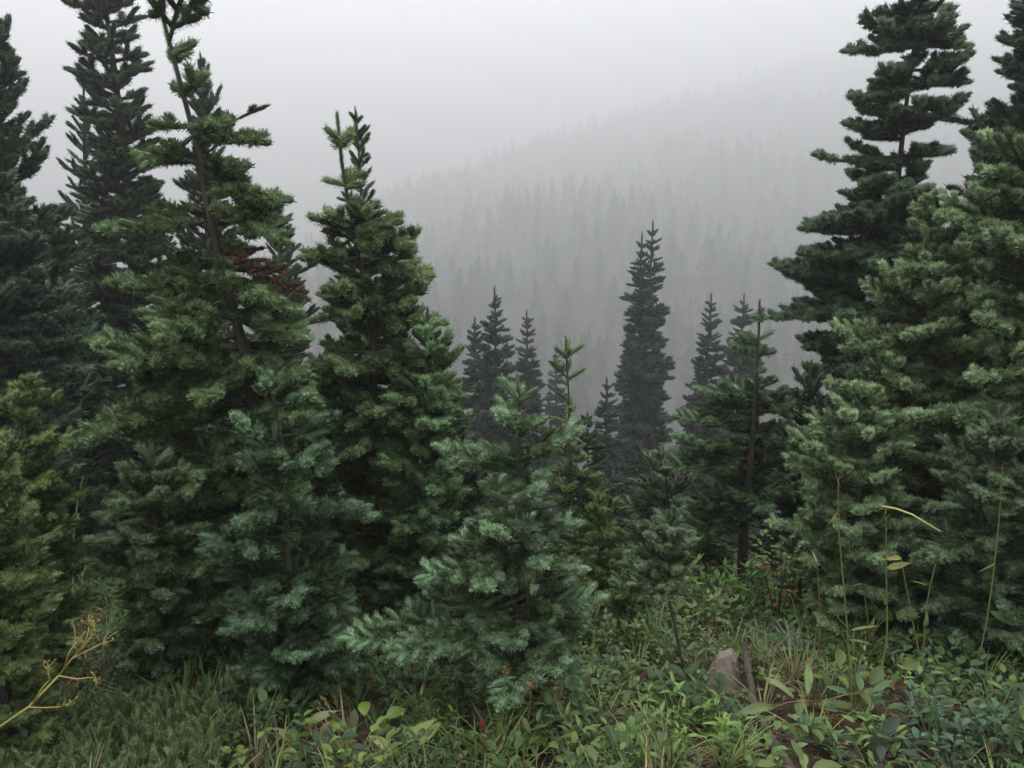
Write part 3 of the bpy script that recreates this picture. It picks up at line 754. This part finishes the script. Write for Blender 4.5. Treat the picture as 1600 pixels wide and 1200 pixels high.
def herb(name, label, cat, group, px, py, h, nst, kind, L, col, seed, stemc=(0.07, 0.09, 0.03), pairs=5, lean=0.35, spread=0.03, whorl=2, up_tilt=0.5):
    """upright leafy herb: several stems, leaves in pairs up each"""
    r = random.Random(seed * 31 + 5)
    base = hit(px, py); root = empty(name, base); tag(root, label, cat, group)
    paths, todo = [], []
    for s_ in range(nst):
        a = r.uniform(0, 6.28); q = Vector((math.cos(a), math.sin(a), 0)) * r.uniform(0, spread)
        hh = h * r.uniform(0.65, 1.1); ln = Vector((math.cos(a), math.sin(a), 0)) * lean * r.uniform(0.2, 1)
        pts = [q + Vector((0, 0, -0.02)) + (Vector((0, 0, 1)) * hh + ln * hh * t) * t for t in (0, 0.35, 0.7, 1.0)]
        paths.append((pts, 0.0026, 0.0011))
        for k in range(pairs):
            t = 0.25 + 0.75 * (k + r.uniform(-0.2, 0.2)) / max(1, pairs - 1); t = min(1, t)
            p = q + Vector((0, 0, -0.02)) + (Vector((0, 0, 1)) * hh + ln * hh * t) * t
            a2 = k * 1.57 + r.uniform(-0.5, 0.5) + a
            for w in range(whorl):
                aa = a2 + 2 * math.pi * w / whorl + r.uniform(-0.3, 0.3)
                e = up_tilt * (0.4 + 0.9 * t) + r.uniform(-0.25, 0.25)
                d = Vector((math.cos(aa) * math.cos(e), math.sin(aa) * math.cos(e), math.sin(e)))
                todo.append((p, d, L * r.uniform(0.6, 1.1) * (1.0 if t < 0.85 else 0.75)))
    add_stem(root, paths, stemc)
    for p, d, l in todo: add_leaf(root, r, kind, p, d, Vector((0, 0, 1)), l, col)
    return root

def rosette(name, label, cat, group, px, py, leaves, kind, col, seed, petiole=0.05):
    """leaves (px, py, length, heading in degrees) standing on petioles from one root"""
    r = random.Random(seed); base = hit(px, py); root = empty(name, base); tag(root, label, cat, group)
    paths = []
    for (x, y, L, hd) in leaves:
        q = P(x, y, base.y + r.uniform(-0.05, 0.03)) - base
        d = Vector((math.cos(R(hd)), math.sin(R(hd)) - 0.25, 0.35))
        paths.append(([Vector((0, 0, -0.01)), q * 0.5 + Vector((0, 0, 0.012)), q], 0.0022, 0.0014))
        add_leaf(root, r, kind, q, d, Vector((0, -0.55, 1)), L, col)
    add_stem(root, paths, (0.12, 0.14, 0.05))
    return root

LIME, HERB, SHADE, BLUEG = (0.19, 0.30, 0.06), (0.12, 0.22, 0.05), (0.075, 0.145, 0.055), (0.085, 0.155, 0.085)
rs = random.Random(3)
ORD = ['first', 'second', 'third', 'fourth', 'fifth', 'sixth', 'seventh']
def herb_rows(name, text, cat, group, rows, seed, h, *a, **k):
    """rows: (row word, [(px, py) from the left])"""
    for row, spots in rows:
        for i, (x, y) in enumerate(spots):
            seed += 1
            herb(name, f'{text}, {ORD[i]} from left in the {row} row', cat, group, x, y, rs.uniform(*h), *a, seed, **k)
herb_rows('lance_leaved_herb', 'bright lance leaved herb before the rock', 'herb', 'bright herbs before the rock',
          [('back', [(1030, 1105), (1085, 1120)]), ('middle', [(1005, 1150), (1050, 1160), (1110, 1150)]), ('front', [(985, 1192), (1065, 1195), (1120, 1195), (1150, 1180)])], 100, (0.15, 0.24), 3, 'lance', 0.07, (0.16, 0.28, 0.06))
herb_rows('fan_leaved_herb', 'narrow leaved herb behind the rock', 'herb', 'narrow leaved herbs behind the rock',
          [('back', [(1085, 918), (1115, 912), (1145, 920)]), ('middle', [(1105, 942), (1140, 940), (1178, 940)]), ('front', [(1060, 962), (1150, 970), (1205, 958)])], 130, (0.20, 0.32), 3, 'lance', 0.10, (0.12, 0.24, 0.05), pairs=3, whorl=4, up_tilt=0.6)
herb_rows('oval_leaved_shrub', 'blue green oval leaved corner shrub', 'shrub', 'oval leaved shrubs in the corner',
          [('back', [(1535, 1020), (1575, 1000)]), ('second', [(1410, 1060), (1455, 1080), (1500, 1060), (1550, 1070), (1590, 1045)]), ('third', [(1430, 1130), (1490, 1145), (1545, 1140), (1592, 1125)]), ('front', [(1400, 1185), (1465, 1195), (1530, 1195), (1585, 1190)])],
          160, (0.15, 0.22), 4, 'obovate', 0.046, BLUEG, stemc=(0.07, 0.045, 0.03), pairs=6, lean=0.55, spread=0.06, whorl=2)
herb_rows('shade_herb', 'dark leafy herb under the left firs', 'herb', 'shaded herbs under the firs',
          [('back', [(330, 1010), (430, 1020), (520, 1020), (600, 1025)]), ('second', [(300, 1040), (350, 1055), (400, 1040), (450, 1060), (505, 1050), (590, 1058), (670, 1060)]), ('front', [(370, 1095), (480, 1100), (550, 1085), (620, 1115), (640, 1090), (700, 1100)])],
          190, (0.10, 0.18), 3, 'oval', 0.055, SHADE, pairs=4)
herb_rows('grassy_herb', 'mid green herb beside the silvery blue fir', 'herb', 'mid green herbs by the blue fir',
          [('back', [(945, 1030), (990, 1015)]), ('middle', [(935, 1085), (975, 1060)]), ('front', [(910, 1140), (960, 1120)])], 220, (0.13, 0.2), 3, 'oval', 0.052, (0.12, 0.21, 0.055), pairs=5)
herb_rows('yellow_green_herb', 'yellow green herb before the blue fir', 'herb', 'yellow green herbs before the blue fir',
          [('back', [(715, 1135), (760, 1128), (850, 1125), (895, 1118)]), ('front', [(690, 1170), (735, 1185), (805, 1190), (850, 1178), (890, 1192), (935, 1180)])], 240, (0.12, 0.2), 3, 'lance', 0.075, (0.16, 0.235, 0.06), pairs=4, lean=0.5)
herb_rows('heath_herb', 'small leaved herb in the heather', 'herb', 'herbs in the heather corner',
          [('back', [(60, 1010), (150, 1030), (225, 1020)]), ('middle', [(40, 1085), (130, 1100), (215, 1090), (275, 1080)]), ('front', [(70, 1170), (160, 1180), (250, 1165), (320, 1150), (390, 1170)])], 260, (0.10, 0.17), 4, 'oval', 0.034, (0.085, 0.14, 0.05), pairs=6, lean=0.5, spread=0.05)
herb_rows('broad_leaved_herb', 'broad leaved herb along the bottom edge', 'herb', 'broad leaved herbs at the bottom',
          [('back', [(420, 1130), (660, 1140), (920, 1105), (1000, 1095)]), ('front', [(350, 1192), (455, 1188), (545, 1195), (770, 1160), (870, 1160), (1030, 1180)])], 300, (0.10, 0.17), 2, 'oval', 0.085, (0.115, 0.20, 0.05), pairs=3, lean=0.6)
herb_rows('corner_herb', 'mid green lance leaved herb below the tall stalks', 'herb', 'herbs below the tall stalks',
          [('back', [(1290, 1010), (1335, 1020), (1390, 1030)]), ('front', [(1260, 1165), (1305, 1180), (1350, 1165), (1300, 1080)])], 280, (0.12, 0.19), 3, 'lance', 0.075, (0.105, 0.18, 0.055), pairs=4)
rosette('broad_leaved_plant', 'pale green broad leaved plant low in the left centre foreground', 'plant', None, 580, 1165,
        [(570, 1118, 0.085, 100), (603, 1122, 0.085, 40), (548, 1140, 0.07, 170), (588, 1150, 0.075, 60), (625, 1150, 0.085, 10), (560, 1165, 0.07, 200)], 'oval', LIME, 5)
rosette('yellowing_plant', 'plant with long yellowing leaves between the broad leaved plant and the seed stalks', 'plant', None, 640, 1190,
        [(630, 1160, 0.14, 40), (655, 1165, 0.13, 60), (615, 1175, 0.12, 140), (670, 1185, 0.12, 20), (600, 1190, 0.14, 175)], 'lance', (0.24, 0.28, 0.085), 6)
rosette('pale_leaved_plant', 'pinkish yellow drooping leaves just left of the broad leaved plant', 'plant', None, 490, 1175,
        [(480, 1130, 0.12, 20), (500, 1150, 0.11, 70), (465, 1160, 0.11, 150), (515, 1165, 0.12, 0)], 'lance', (0.27, 0.26, 0.11), 7)
rosette('round_leaved_plant', 'bright round leaf pair at the bottom below the grassy herbs', 'plant', None, 965, 1185,
        [(958, 1165, 0.085, 175), (985, 1168, 0.075, 15), (968, 1150, 0.06, 90)], 'oval', LIME, 8)
rosette('toothed_leaf_plant', 'rosette of long toothed pale leaves right of the dead stick', 'plant', None, 1235, 1120,
        [(1210, 1105, 0.20, 195), (1230, 1118, 0.22, 320), (1262, 1085, 0.17, 75), (1270, 1100, 0.19, 350), (1280, 1120, 0.17, 300), (1240, 1090, 0.15, 120)], 'toothed', (0.19, 0.25, 0.085), 9)
rosette('dock_plant', 'dark upright leaves between the tall stalks and the oval leaved shrub', 'plant', None, 1345, 1130,
        [(1325, 1085, 0.09, 150), (1345, 1080, 0.10, 80), (1365, 1080, 0.09, 30), (1310, 1110, 0.09, 190), (1355, 1100, 0.08, 10)], 'lance', (0.085, 0.15, 0.055), 10)
rosette('maple_leaved_plant', 'dark jagged leaf spread flat beneath the right hand fir', 'plant', None, 1480, 990,
        [(1480, 950, 0.13, 175), (1490, 950, 0.14, 5), (1485, 945, 0.11, 60), (1478, 955, 0.12, 215), (1492, 958, 0.12, 320)], 'toothed', (0.06, 0.115, 0.045), 12)

# orange leaved shrub by the bare trunk
def orange_shrub():
    r = random.Random(77); base = hit(1215, 985); base = Vector((base.x, base.y, base.z))
    root = empty('berry_shrub', base); tag(root, 'upright green shrub with orange and yellow leaves right of the bare trunk', 'shrub')
    paths = []
    tips = [(1180, 830), (1200, 812), (1222, 820), (1245, 835), (1190, 870), (1230, 865), (1260, 880), (1210, 850)]
    for (x, y) in tips:
        q = P(x, y, base.y + r.uniform(-0.12, 0.12)) - base
        pts = [Vector((0, 0, -0.02)), q * 0.4 + Vector((r.uniform(-.02, .02), 0, 0.02)), q * 0.75, q]
        paths.append((pts, 0.004, 0.0015))
        for k in range(16):
            t = r.uniform(0.3, 1.0); p = q * t + Vector((0, 0, 0.01)); a = r.uniform(0, 6.28)
            c = (0.11, 0.185, 0.04) if r.random() < 0.72 else r.choice([(0.34, 0.17, 0.06), (0.42, 0.32, 0.11), (0.28, 0.13, 0.05)])
            if t > 0.9 and y < 830 and r.random() < 0.6: c = (0.36, 0.17, 0.06)
            add_leaf(root, r, 'oval', p, Vector((math.cos(a), math.sin(a), 0.3)), Vector((0, -0.2, 1)), r.uniform(0.03, 0.05), c)
    add_stem(root, paths, (0.07, 0.05, 0.03))
orange_shrub()

# tall stalks on the right
def stalk(label, pts, col, seed, leaves=(), head=None, r0=0.0042, group=None, top=None, name='flower_stalk'):
    r = random.Random(seed); base = hit(*pts[-1]); n = len(pts)
    root = empty(name, base); tag(root, label, 'plant', group)
    W = [P(x, y, base.y) - base for (x, y) in pts]; W[-1].z = -0.03
    F = [Vector(q) for q in W]
    fine = []                                             # smooth the line
    for i in range(n - 1):
        p0, p1, p2, p3 = F[max(0, i - 1)], F[i], F[i + 1], F[min(n - 1, i + 2)]
        for t in (0, 0.25, 0.5, 0.75):
            fine.append(0.5 * ((2 * p1) + (p2 - p0) * t + (2 * p0 - 5 * p1 + 4 * p2 - p3) * t * t + (3 * p1 - p0 - 3 * p2 + p3) * t ** 3))
    fine.append(F[-1])
    stem_o = add_stem(root, [(fine, r0 * 0.45, r0)], col)
    for (x, y, L, hd, kind, c) in leaves:
        q = P(x, y, base.y) - base
        add_leaf(root, r, kind, q, Vector((math.cos(R(hd)), -0.35, math.sin(R(hd)))), Vector((0, -0.8, 0.7)), L, c)
    if head:
        V, FF = [], []
        for k in range(9):
            q = fine[0] + Vector((r.uniform(-.008, .008), r.uniform(-.008, .008), r.uniform(-.035, .012)))
            v, f = tube([q, q + Vector((r.uniform(-.008, .008), r.uniform(-.008, .008), 0.012))], [0.004, 0.0012], 4)
            b = len(V); V += v; FF += [tuple(j + b for j in g) for g in f]
        o = bpy.data.objects.new('seed_head', mesh_from('seed_head', V, FF, [M_STEM], smooth=True)); o.color = (*head, 1); link(o, stem_o)
    if top:
        q = [P(x, y, base.y - 0.05 * i) - base for i, (x, y) in enumerate(top)]
        add_stem(root, [(q, 0.0048, 0.0032)], (0.42, 0.46, 0.16), name='bent_top')['label'] = 'pale yellow bent over top of the stalk'
    return root
SG = (0.17, 0.20, 0.055); BR = (0.16, 0.06, 0.03)
stalk('stalk with a pale dried leaf at its tip, nearest the orange leaved shrub', [(1276, 880), (1279, 920), (1281, 965), (1277, 1050), (1275, 1080)], (0.18, 0.13, 0.05), 1,
      [(1276, 880, 0.075, 110, 'strap', (0.55, 0.52, 0.28)), (1281, 975, 0.09, 120, 'lance', (0.22, 0.27, 0.12))])
stalk('short leaning stalk left of the pale tipped one', [(1238, 935), (1243, 960), (1252, 990), (1266, 1050)], SG, 2, [(1250, 985, 0.06, 200, 'strap', SG)])
stalk('tall stalk with a brown tip and a curled loop of leaf', [(1310, 748), (1311, 830), (1322, 960), (1331, 1090), (1334, 1140)], SG, 3,
      [(1308, 800, 0.07, 230, 'strap', (0.30, 0.16, 0.05)), (1328, 985, 0.11, 30, 'strap', (0.20, 0.25, 0.09)), (1326, 1000, 0.10, 10, 'strap', (0.18, 0.22, 0.08))], head=BR)
stalk('tall stalk whose pale top is bent over to the side', [(1384, 795), (1385, 900), (1386, 990), (1377, 1045), (1362, 1115)], SG, 4,
      [(1385, 888, 0.09, 25, 'lance', (0.24, 0.25, 0.07)), (1384, 945, 0.07, 120, 'lance', (0.16, 0.2, 0.06)), (1378, 1040, 0.09, 230, 'oval', (0.12, 0.18, 0.06))], top=[(1378, 791), (1400, 795), (1425, 804), (1470, 831)], head=BR)
stalk('thin stalk with a hooked tip between the two tall ones', [(1346, 912), (1352, 935), (1357, 980), (1362, 1035)], (0.14, 0.16, 0.05), 5, [(1347, 912, 0.05, 170, 'strap', SG), (1357, 985, 0.07, 75, 'lance', SG)])
stalk('stalk leaning left, crossing its twin above the oval leaved shrub', [(1408, 872), (1424, 960), (1440, 1040), (1450, 1085)], SG, 6, [(1408, 872, 0.07, 165, 'lance', (0.25, 0.24, 0.07)), (1437, 1030, 0.10, 195, 'oval', (0.17, 0.23, 0.06))])
stalk('stalk leaning right with a brown tip, crossing its twin', [(1465, 868), (1450, 935), (1443, 1010), (1446, 1070)], SG, 7, [(1448, 915, 0.06, 140, 'strap', SG), (1444, 980, 0.07, 85, 'lance', (0.2, 0.22, 0.07))], head=BR)
stalk('tallest stalk with a drooping brown head near the right edge', [(1566, 732), (1562, 800), (1554, 880), (1540, 980), (1517, 1075)], SG, 8,
      [(1562, 805, 0.05, 20, 'strap', (0.22, 0.2, 0.06)), (1556, 880, 0.09, 195, 'strap', (0.15, 0.2, 0.06)), (1546, 955, 0.11, 330, 'lance', (0.11, 0.17, 0.055))], head=BR)
stalk('pale straw stem standing in the left hand bushes', [(130, 745), (124, 770), (118, 810), (115, 850), (112, 1000)], (0.42, 0.40, 0.20), 9, [(119, 812, 0.05, 60, 'oval', (0.3, 0.34, 0.1))], r0=0.0045, name='straw_stem')
stalk('leafy seed stalk with a small brown head in front of the blue fir', [(790, 1045), (788, 1080), (783, 1130), (786, 1195)], (0.14, 0.17, 0.05), 10,
      [(788, 1075, 0.06, 250, 'lance', (0.17, 0.22, 0.06)), (785, 1105, 0.07, 100, 'lance', (0.17, 0.22, 0.06)), (783, 1125, 0.07, 260, 'lance', (0.16, 0.2, 0.06)), (784, 1150, 0.06, 70, 'lance', (0.16, 0.2, 0.06))], head=(0.32, 0.15, 0.06))
stalk('nodding brown seed stalk right of the leafy one', [(829, 1072), (828, 1100), (822, 1150), (815, 1195)], (0.18, 0.12, 0.05), 11, [(816, 1120, 0.07, 300, 'lance', (0.20, 0.22, 0.08)), (822, 1160, 0.06, 40, 'lance', (0.16, 0.2, 0.06))], head=(0.32, 0.18, 0.07))
stalk('rust brown withered stalk at the foot of the blue fir', [(750, 1120), (757, 1150), (765, 1190)], (0.2, 0.08, 0.04), 12, [(752, 1120, 0.06, 280, 'lance', (0.26, 0.08, 0.035)), (760, 1145, 0.06, 260, 'oval', (0.30, 0.10, 0.04)), (776, 1150, 0.05, 280, 'lance', (0.30, 0.12, 0.05))])
stalk('thin bare grass stalk among the bright herbs', [(1012, 1085), (1010, 1120), (1013, 1195)], (0.40, 0.38, 0.16), 13, r0=0.0028, name='grass_stalk')

# dried umbel stalk lying in from the left edge
def umbel():
    root = None
    d0 = 2.05
    base = P(-60, 1178, d0); base.z = float(gz(base.x, base.y))
    root = empty('dried_umbel', base); tag(root, 'dried yellow branching flower stalk slanting in from the left edge', 'plant')
    Q = lambda x, y, dz=0: P(x, y, d0 + dz) - base
    add_stem(root, [([Vector((0, 0, -0.02)), Q(-10, 1142), Q(45, 1105), Q(92, 1056)], 0.0046, 0.0032)], (0.36, 0.34, 0.085))
    r = random.Random(4)
    br = [[(92, 1056), (112, 1030), (130, 1012), (146, 990)], [(92, 1056), (120, 1061), (150, 1058)], [(45, 1105), (70, 1106), (96, 1104)], [(52, 1098), (66, 1075), (78, 1062), (74, 1045)],
          [(100, 1045), (108, 1020), (118, 1004)], [(112, 1030), (130, 1020), (160, 1005)], [(120, 1022), (135, 1000), (140, 978)]]
    for k, b in enumerate(br):
        pts = [Q(x, y, -0.02 * k * 0.3) for x, y in b]
        paths = [(pts, 0.0026, 0.0014)]
        e = pts[-1]; dr = (pts[-1] - pts[-2]).normalized()
        for j in range(7):
            q = e + (dr * 0.5 + rnd_vec(r, 0.75)) * r.uniform(0.015, 0.035)
            mid = e + (q - e) * 0.5 + rnd_vec(r, 0.004)
            paths.append(([e, mid, q], 0.0013, 0.0008))
            paths.append(([q, q + rnd_vec(r, 0.010)], 0.0010, 0.0016))
        add_stem(root, paths, (0.40, 0.33, 0.09), name='flower_branch', sides=4)
umbel()

# rock, dead stick, twigs
def rock():
    import bmesh
    bm = bmesh.new()
    front = [(-0.105, -0.07), (-0.095, 0.03), (-0.03, 0.115), (0.035, 0.135), (0.06, 0.10), (0.085, -0.07)]
    for c in [(x, -0.045 + 0.28 * z, z) for x, z in front] + [(x * 0.95 + 0.03, 0.035 + 0.28 * z, z * 0.92) for x, z in front] + [(0.03, -0.075, 0.02), (0.025, -0.09, -0.07)]:
        bm.verts.new(c)
    bmesh.ops.convex_hull(bm, input=bm.verts)
    bmesh.ops.triangulate(bm, faces=bm.faces)
    bmesh.ops.bevel(bm, geom=list(bm.edges), offset=0.004, segments=1, affect='EDGES', profile=0.6)
    bmesh.ops.triangulate(bm, faces=bm.faces)
    bmesh.ops.subdivide_edges(bm, edges=[e for e in bm.edges if e.calc_length() > 0.03], cuts=2, use_grid_fill=True)
    for v in bm.verts:
        c = v.co; c += c.normalized() * (0.0016 * math.sin(c.x * 70 + c.z * 40) * math.sin(c.y * 55 + 1) + 0.0012 * math.sin(c.z * 140 + c.x * 90))
    me = bpy.data.meshes.new('rock'); bm.to_mesh(me); bm.free(); me.materials.append(M_ROCK)
    b = hit(1128, 1080)
    o = link(bpy.data.objects.new('rock', me)); o.location = b + Vector((0, 0.02, 0.03)); o.scale = (0.95, 0.95, 1.1)
    tag(o, 'angular grey brown rock half buried beside the dead stick', 'rock')
rock()
def stick():
    pts = [(1163, 1005), (1170, 1050), (1178, 1095), (1195, 1140), (1225, 1190), (1245, 1230)]
    W = []
    for i, (x, y) in enumerate(pts):
        g = hit(x, y + (40 if i < 2 else 12)); W.append(P(x, y, g.y))
    base = Vector((W[-2].x, W[-2].y, float(gz(W[-2].x, W[-2].y))))
    root = empty('dead_stick', base); tag(root, 'broken reddish dead branch leaning downhill beside the rock', 'stick')
    V, F = tube([w - base for w in W], [0.012, 0.015, 0.018, 0.018, 0.021, 0.021], 11, True, 0.2)
    link(bpy.data.objects.new('stem', mesh_from('stem', V, F, [M_WOOD], smooth=True)), root)
    V, F = tube([W[1] - base, W[1] - base + Vector((0.03, -0.03, 0.02)), W[1] - base + Vector((0.035, -0.04, 0.05))], [0.008, 0.006, 0.002], 6)
    link(bpy.data.objects.new('knot', mesh_from('knot', V, F, [M_WOOD], smooth=True)), root)
stick()
def twigs(label, px, py, n, ln, seed):
    r = random.Random(seed); base = hit(px, py); root = empty('dead_twig', base); tag(root, label, 'twig')
    for k in range(n):
        a = r.uniform(0, 6.28); d = Vector((math.cos(a), math.sin(a) * 0.6, r.uniform(0.05, 0.5))); p = Vector((r.uniform(-.05, .05), r.uniform(-.05, .05), 0.03))
        pts = [p]
        for j in range(5):
            d = (d + rnd_vec(r, 0.35)).normalized(); p = p + d * (ln / 5); pts.append(p)
        add_stem(root, [(pts, 0.003, 0.001)] + [([pts[i], pts[i] + rnd_vec(r, 0.07)], 0.0014, 0.0008) for i in (1, 2, 3, 4)], (0.16, 0.13, 0.10), name='twig')
twigs('tangle of dead grey twigs at the foot of the blue fir', 880, 1085, 9, 0.28, 1)
twigs('bare dead twigs under the dark fir at the right edge', 1530, 930, 7, 0.35, 2)
twigs('dead grey twigs in the dark hollow left of the blue fir', 640, 960, 6, 0.4, 3)

# ---- uncountable cover
def clump(name, n, kind, L, W, h, seed, lean=0.6, rows=4, blades=False):
    r = random.Random(seed); V, F, sh = [], [], []
    for i in range(n):
        a = r.uniform(0, 6.28); q = Vector((math.cos(a), math.sin(a), 0)) * r.uniform(0, h * lean)
        if blades:
            p = q * 0.25; hl = L * r.uniform(0.5, 1.1)
            lv, lf, _ = leaf_geo(hl, W, 'lance', 0.3, r.uniform(0.1, 0.9), rows)
            e = r.uniform(0.9, 1.45)
        else:
            p = q + Vector((0, 0, h * r.uniform(0.25, 1.0))); hl = L * r.uniform(0.6, 1.15)
            lv, lf, _ = leaf_geo(hl, W * hl, kind, 0.35, r.uniform(0, 0.4), rows)
            e = r.uniform(-0.2, 0.8)
        d = Vector((math.cos(a) * math.cos(e), math.sin(a) * math.cos(e), math.sin(e)))
        B = basis(d, Vector((0.02, 0.03, 1)))
        b = len(V); V += [p + B @ v for v in lv]; F += [tuple(k + b for k in f) for f in lf]
        g = r.random(); sh += [g] * len(lf)
    me = mesh_from(name, V, F, [M_COVER], smooth=True); shade_attr(me, sh)
    return source(me)
G_SMALL = scatter_group('small leaves', [clump('small_leaf_clump', 26, 'oval', 0.026, 0.55, 0.14, 0), clump('small_leaf_clump', 26, 'lance', 0.030, 0.36, 0.14, 1), clump('small_leaf_clump', 34, 'obovate', 0.018, 0.6, 0.10, 2), clump('small_leaf_clump', 20, 'oval', 0.034, 0.6, 0.12, 3)] + [clump('leaf_clump', 10, 'oval', 0.052, 0.45, 0.12, 10 + s) for s in range(3)])
G_GRASS = scatter_group('grass', [clump('grass_clump', 16, 'lance', 0.20, 0.0050, 0.10, 20 + s, blades=True, rows=5) for s in range(4)])
G_LITTER = scatter_group('litter', [clump('litter', 14, 'lance', 0.05, 0.08, 0.006, 30 + s, lean=10) for s in range(2)] + [clump('litter_leaf', 3, 'oval', 0.045, 0.5, 0.006, 34 + s, lean=8) for s in range(2)])

def cover(name, label, cat, n, box, group, pick, cols, size, seed, dens=None, zoff=-0.01):
    r = np.random.default_rng(seed)
    x = r.uniform(box[0], box[1], n); y = r.uniform(box[2], box[3], n)
    k = np.abs(x) < y * 0.72 + 0.25
    if dens is not None: k &= r.random(n) < dens(x, y)
    rk = hit(1128, 1080); k &= (np.hypot((x - rk.x - 0.02) / 0.14, (y - rk.y + 0.10) / 0.19) > 1)
    for (sx, sy) in [(1165, 1045), (1172, 1075), (1180, 1105), (1190, 1135), (1205, 1165), (1222, 1195)]:
        q = hit(sx, sy); k &= np.hypot((x - q.x) / 0.030, (y - q.y + 0.02) / 0.045) > 1
    x, y = x[k], y[k]; n = len(x)
    z = gz(x, y) + zoff
    sc = r.uniform(size[0], size[1], n)
    rot = np.stack([r.normal(0, 0.15, n), r.normal(0, 0.15, n), r.uniform(0, 6.28, n)], 1)
    C = np.array(cols)[r.integers(0, len(cols), n)] * r.uniform(0.5, 1.35, (n, 1))
    o = points_object(name, np.stack([x, y, z], 1), rot, np.stack([sc] * 3, 1), r.choice(pick, n), C, group)
    tag(o, label, cat, kind='stuff')
    return o
patch = lambda x, y: 0.5 + 0.5 * np.sin(3.1 * x + 1.7) * np.sin(2.7 * y + 0.6 + x)
soilgap = lambda x, y: 1 - 0.9 * np.exp(-(((x + 0.72) / 0.16) ** 2 + ((y - 2.55) / 0.16) ** 2)) - 0.45 * np.exp(-(((x - 0.88) / 0.10) ** 2 + ((y - 2.7) / 0.2) ** 2))
cover('ground_cover', 'small leaved green ground cover between the firs', 'ground cover', 6200, (-4, 4.5, 1.7, 7.5), G_SMALL, (0, 0, 0, 1, 1, 2, 2, 2, 2, 3, 3, 4, 5, 6), [(0.042, 0.088, 0.026), (0.055, 0.11, 0.028), (0.09, 0.155, 0.034), (0.040, 0.078, 0.034), (0.13, 0.175, 0.040)], (0.5, 1.8), 1,
      lambda x, y: soilgap(x, y) * (0.35 + 0.5 * patch(x * 1.7, y * 1.9)) * np.where(x > -0.2, 1.0, 0.8))
cover('grass', 'thin green grass blades scattered through the undergrowth', 'grass', 3600, (-4, 4.5, 1.7, 7.0), G_GRASS, (0, 1, 2, 3), [(0.13, 0.20, 0.05), (0.18, 0.22, 0.07), (0.28, 0.25, 0.11), (0.10, 0.17, 0.05)], (0.7, 1.4), 2,
      lambda x, y: soilgap(x, y) * (0.25 + 0.75 * patch(x, y)))
cover('leaf_litter', 'brown needles and dead leaves lying on the soil', 'litter', 2600, (-3, 3.5, 1.7, 5.0), G_LITTER, (0, 1, 2, 3), [(0.13, 0.06, 0.03), (0.19, 0.09, 0.04), (0.10, 0.055, 0.035), (0.26, 0.17, 0.08)], (0.7, 1.3), 3, zoff=0.006)
def grass_tuft(name, label, px, py, n, h, col, seed):
    r = random.Random(seed); base = hit(px, py); root = empty(name, base); tag(root, label, 'grass')
    for k in range(n):
        a = r.uniform(0, 6.28); e = r.uniform(0.95, 1.5)
        add_leaf(root, r, 'strap', Vector((math.cos(a), math.sin(a), 0)) * r.uniform(0, 0.03), Vector((math.cos(a) * math.cos(e), math.sin(a) * math.cos(e), math.sin(e))), Vector((0.01, 0.02, 1)), h * r.uniform(0.6, 1.1), col, 'blade')
    return root
grass_tuft('grass_tuft', 'silvery blue tuft of fine grass right of the dead stick', 1240, 1030, 60, 0.19, (0.17, 0.23, 0.17), 1)
grass_tuft('grass_tuft', 'straw tinged grass tuft below the fir shrub in the centre', 1000, 985, 45, 0.16, (0.20, 0.20, 0.10), 2)

# low heather-like shrub in the bottom left corner
def heather():
    r = random.Random(9); S = Shoots()
    for i in range(1500):
        y = r.uniform(1.75, 3.0); x = r.uniform(-2.2, -0.75 - 0.10 * y)
        if x > -0.62 * y + 0.62 and r.random() < 0.8: continue
        p = Vector((x, y, float(gz(x, y)) - 0.01)); d = Vector((r.uniform(-.5, .5), r.uniform(-.5, .3), 1)).normalized()
        c = lerp3((0.085, 0.115, 0.042), (0.16, 0.21, 0.085), r.random())
        for k in range(3):
            st = r.uniform(0.05, 0.075); d = (d + rnd_vec(r, 0.3)).normalized()
            S.add(p, d, Vector((0, -1, 0.2)), st, 0.72, k == 2, c if k < 2 else tuple(q * 1.25 for q in c)); p = p + d * st
    o = S.build('heather', 'near', None, (0, 0, 0))
    tag(o, 'low yellow green heather mat in the bottom left corner', 'heather', kind='stuff')
heather()

# ------------------------------------------------------------------ haze
def build_haze():
    x0, x1, y0, y1, z0, z1 = -1500, 2200, -300, 2200, -340, 175
    V = [(x, y, z) for z in (z0, z1) for y in (y0, y1) for x in (x0, x1)]
    F = [(0, 2, 3, 1), (4, 5, 7, 6), (0, 1, 5, 4), (2, 6, 7, 3), (0, 4, 6, 2), (1, 3, 7, 5)]
    m, n, l, out = new_mat('fog')
    v = n.new('ShaderNodeVolumePrincipled')
    v.inputs['Color'].default_value = (0.955, 0.965, 0.968, 1)
    v.inputs['Density'].default_value = 0.0043
    v.inputs['Anisotropy'].default_value = 0.55
    l.new(v.outputs[0], out.inputs['Volume'])
    o = link(bpy.data.objects.new('haze', mesh_from('haze', V, F, [m])))
    tag(o, 'pale grey mountain fog filling the valley', 'fog', kind='stuff')
build_haze()
print('SHOOTS', TOTAL)
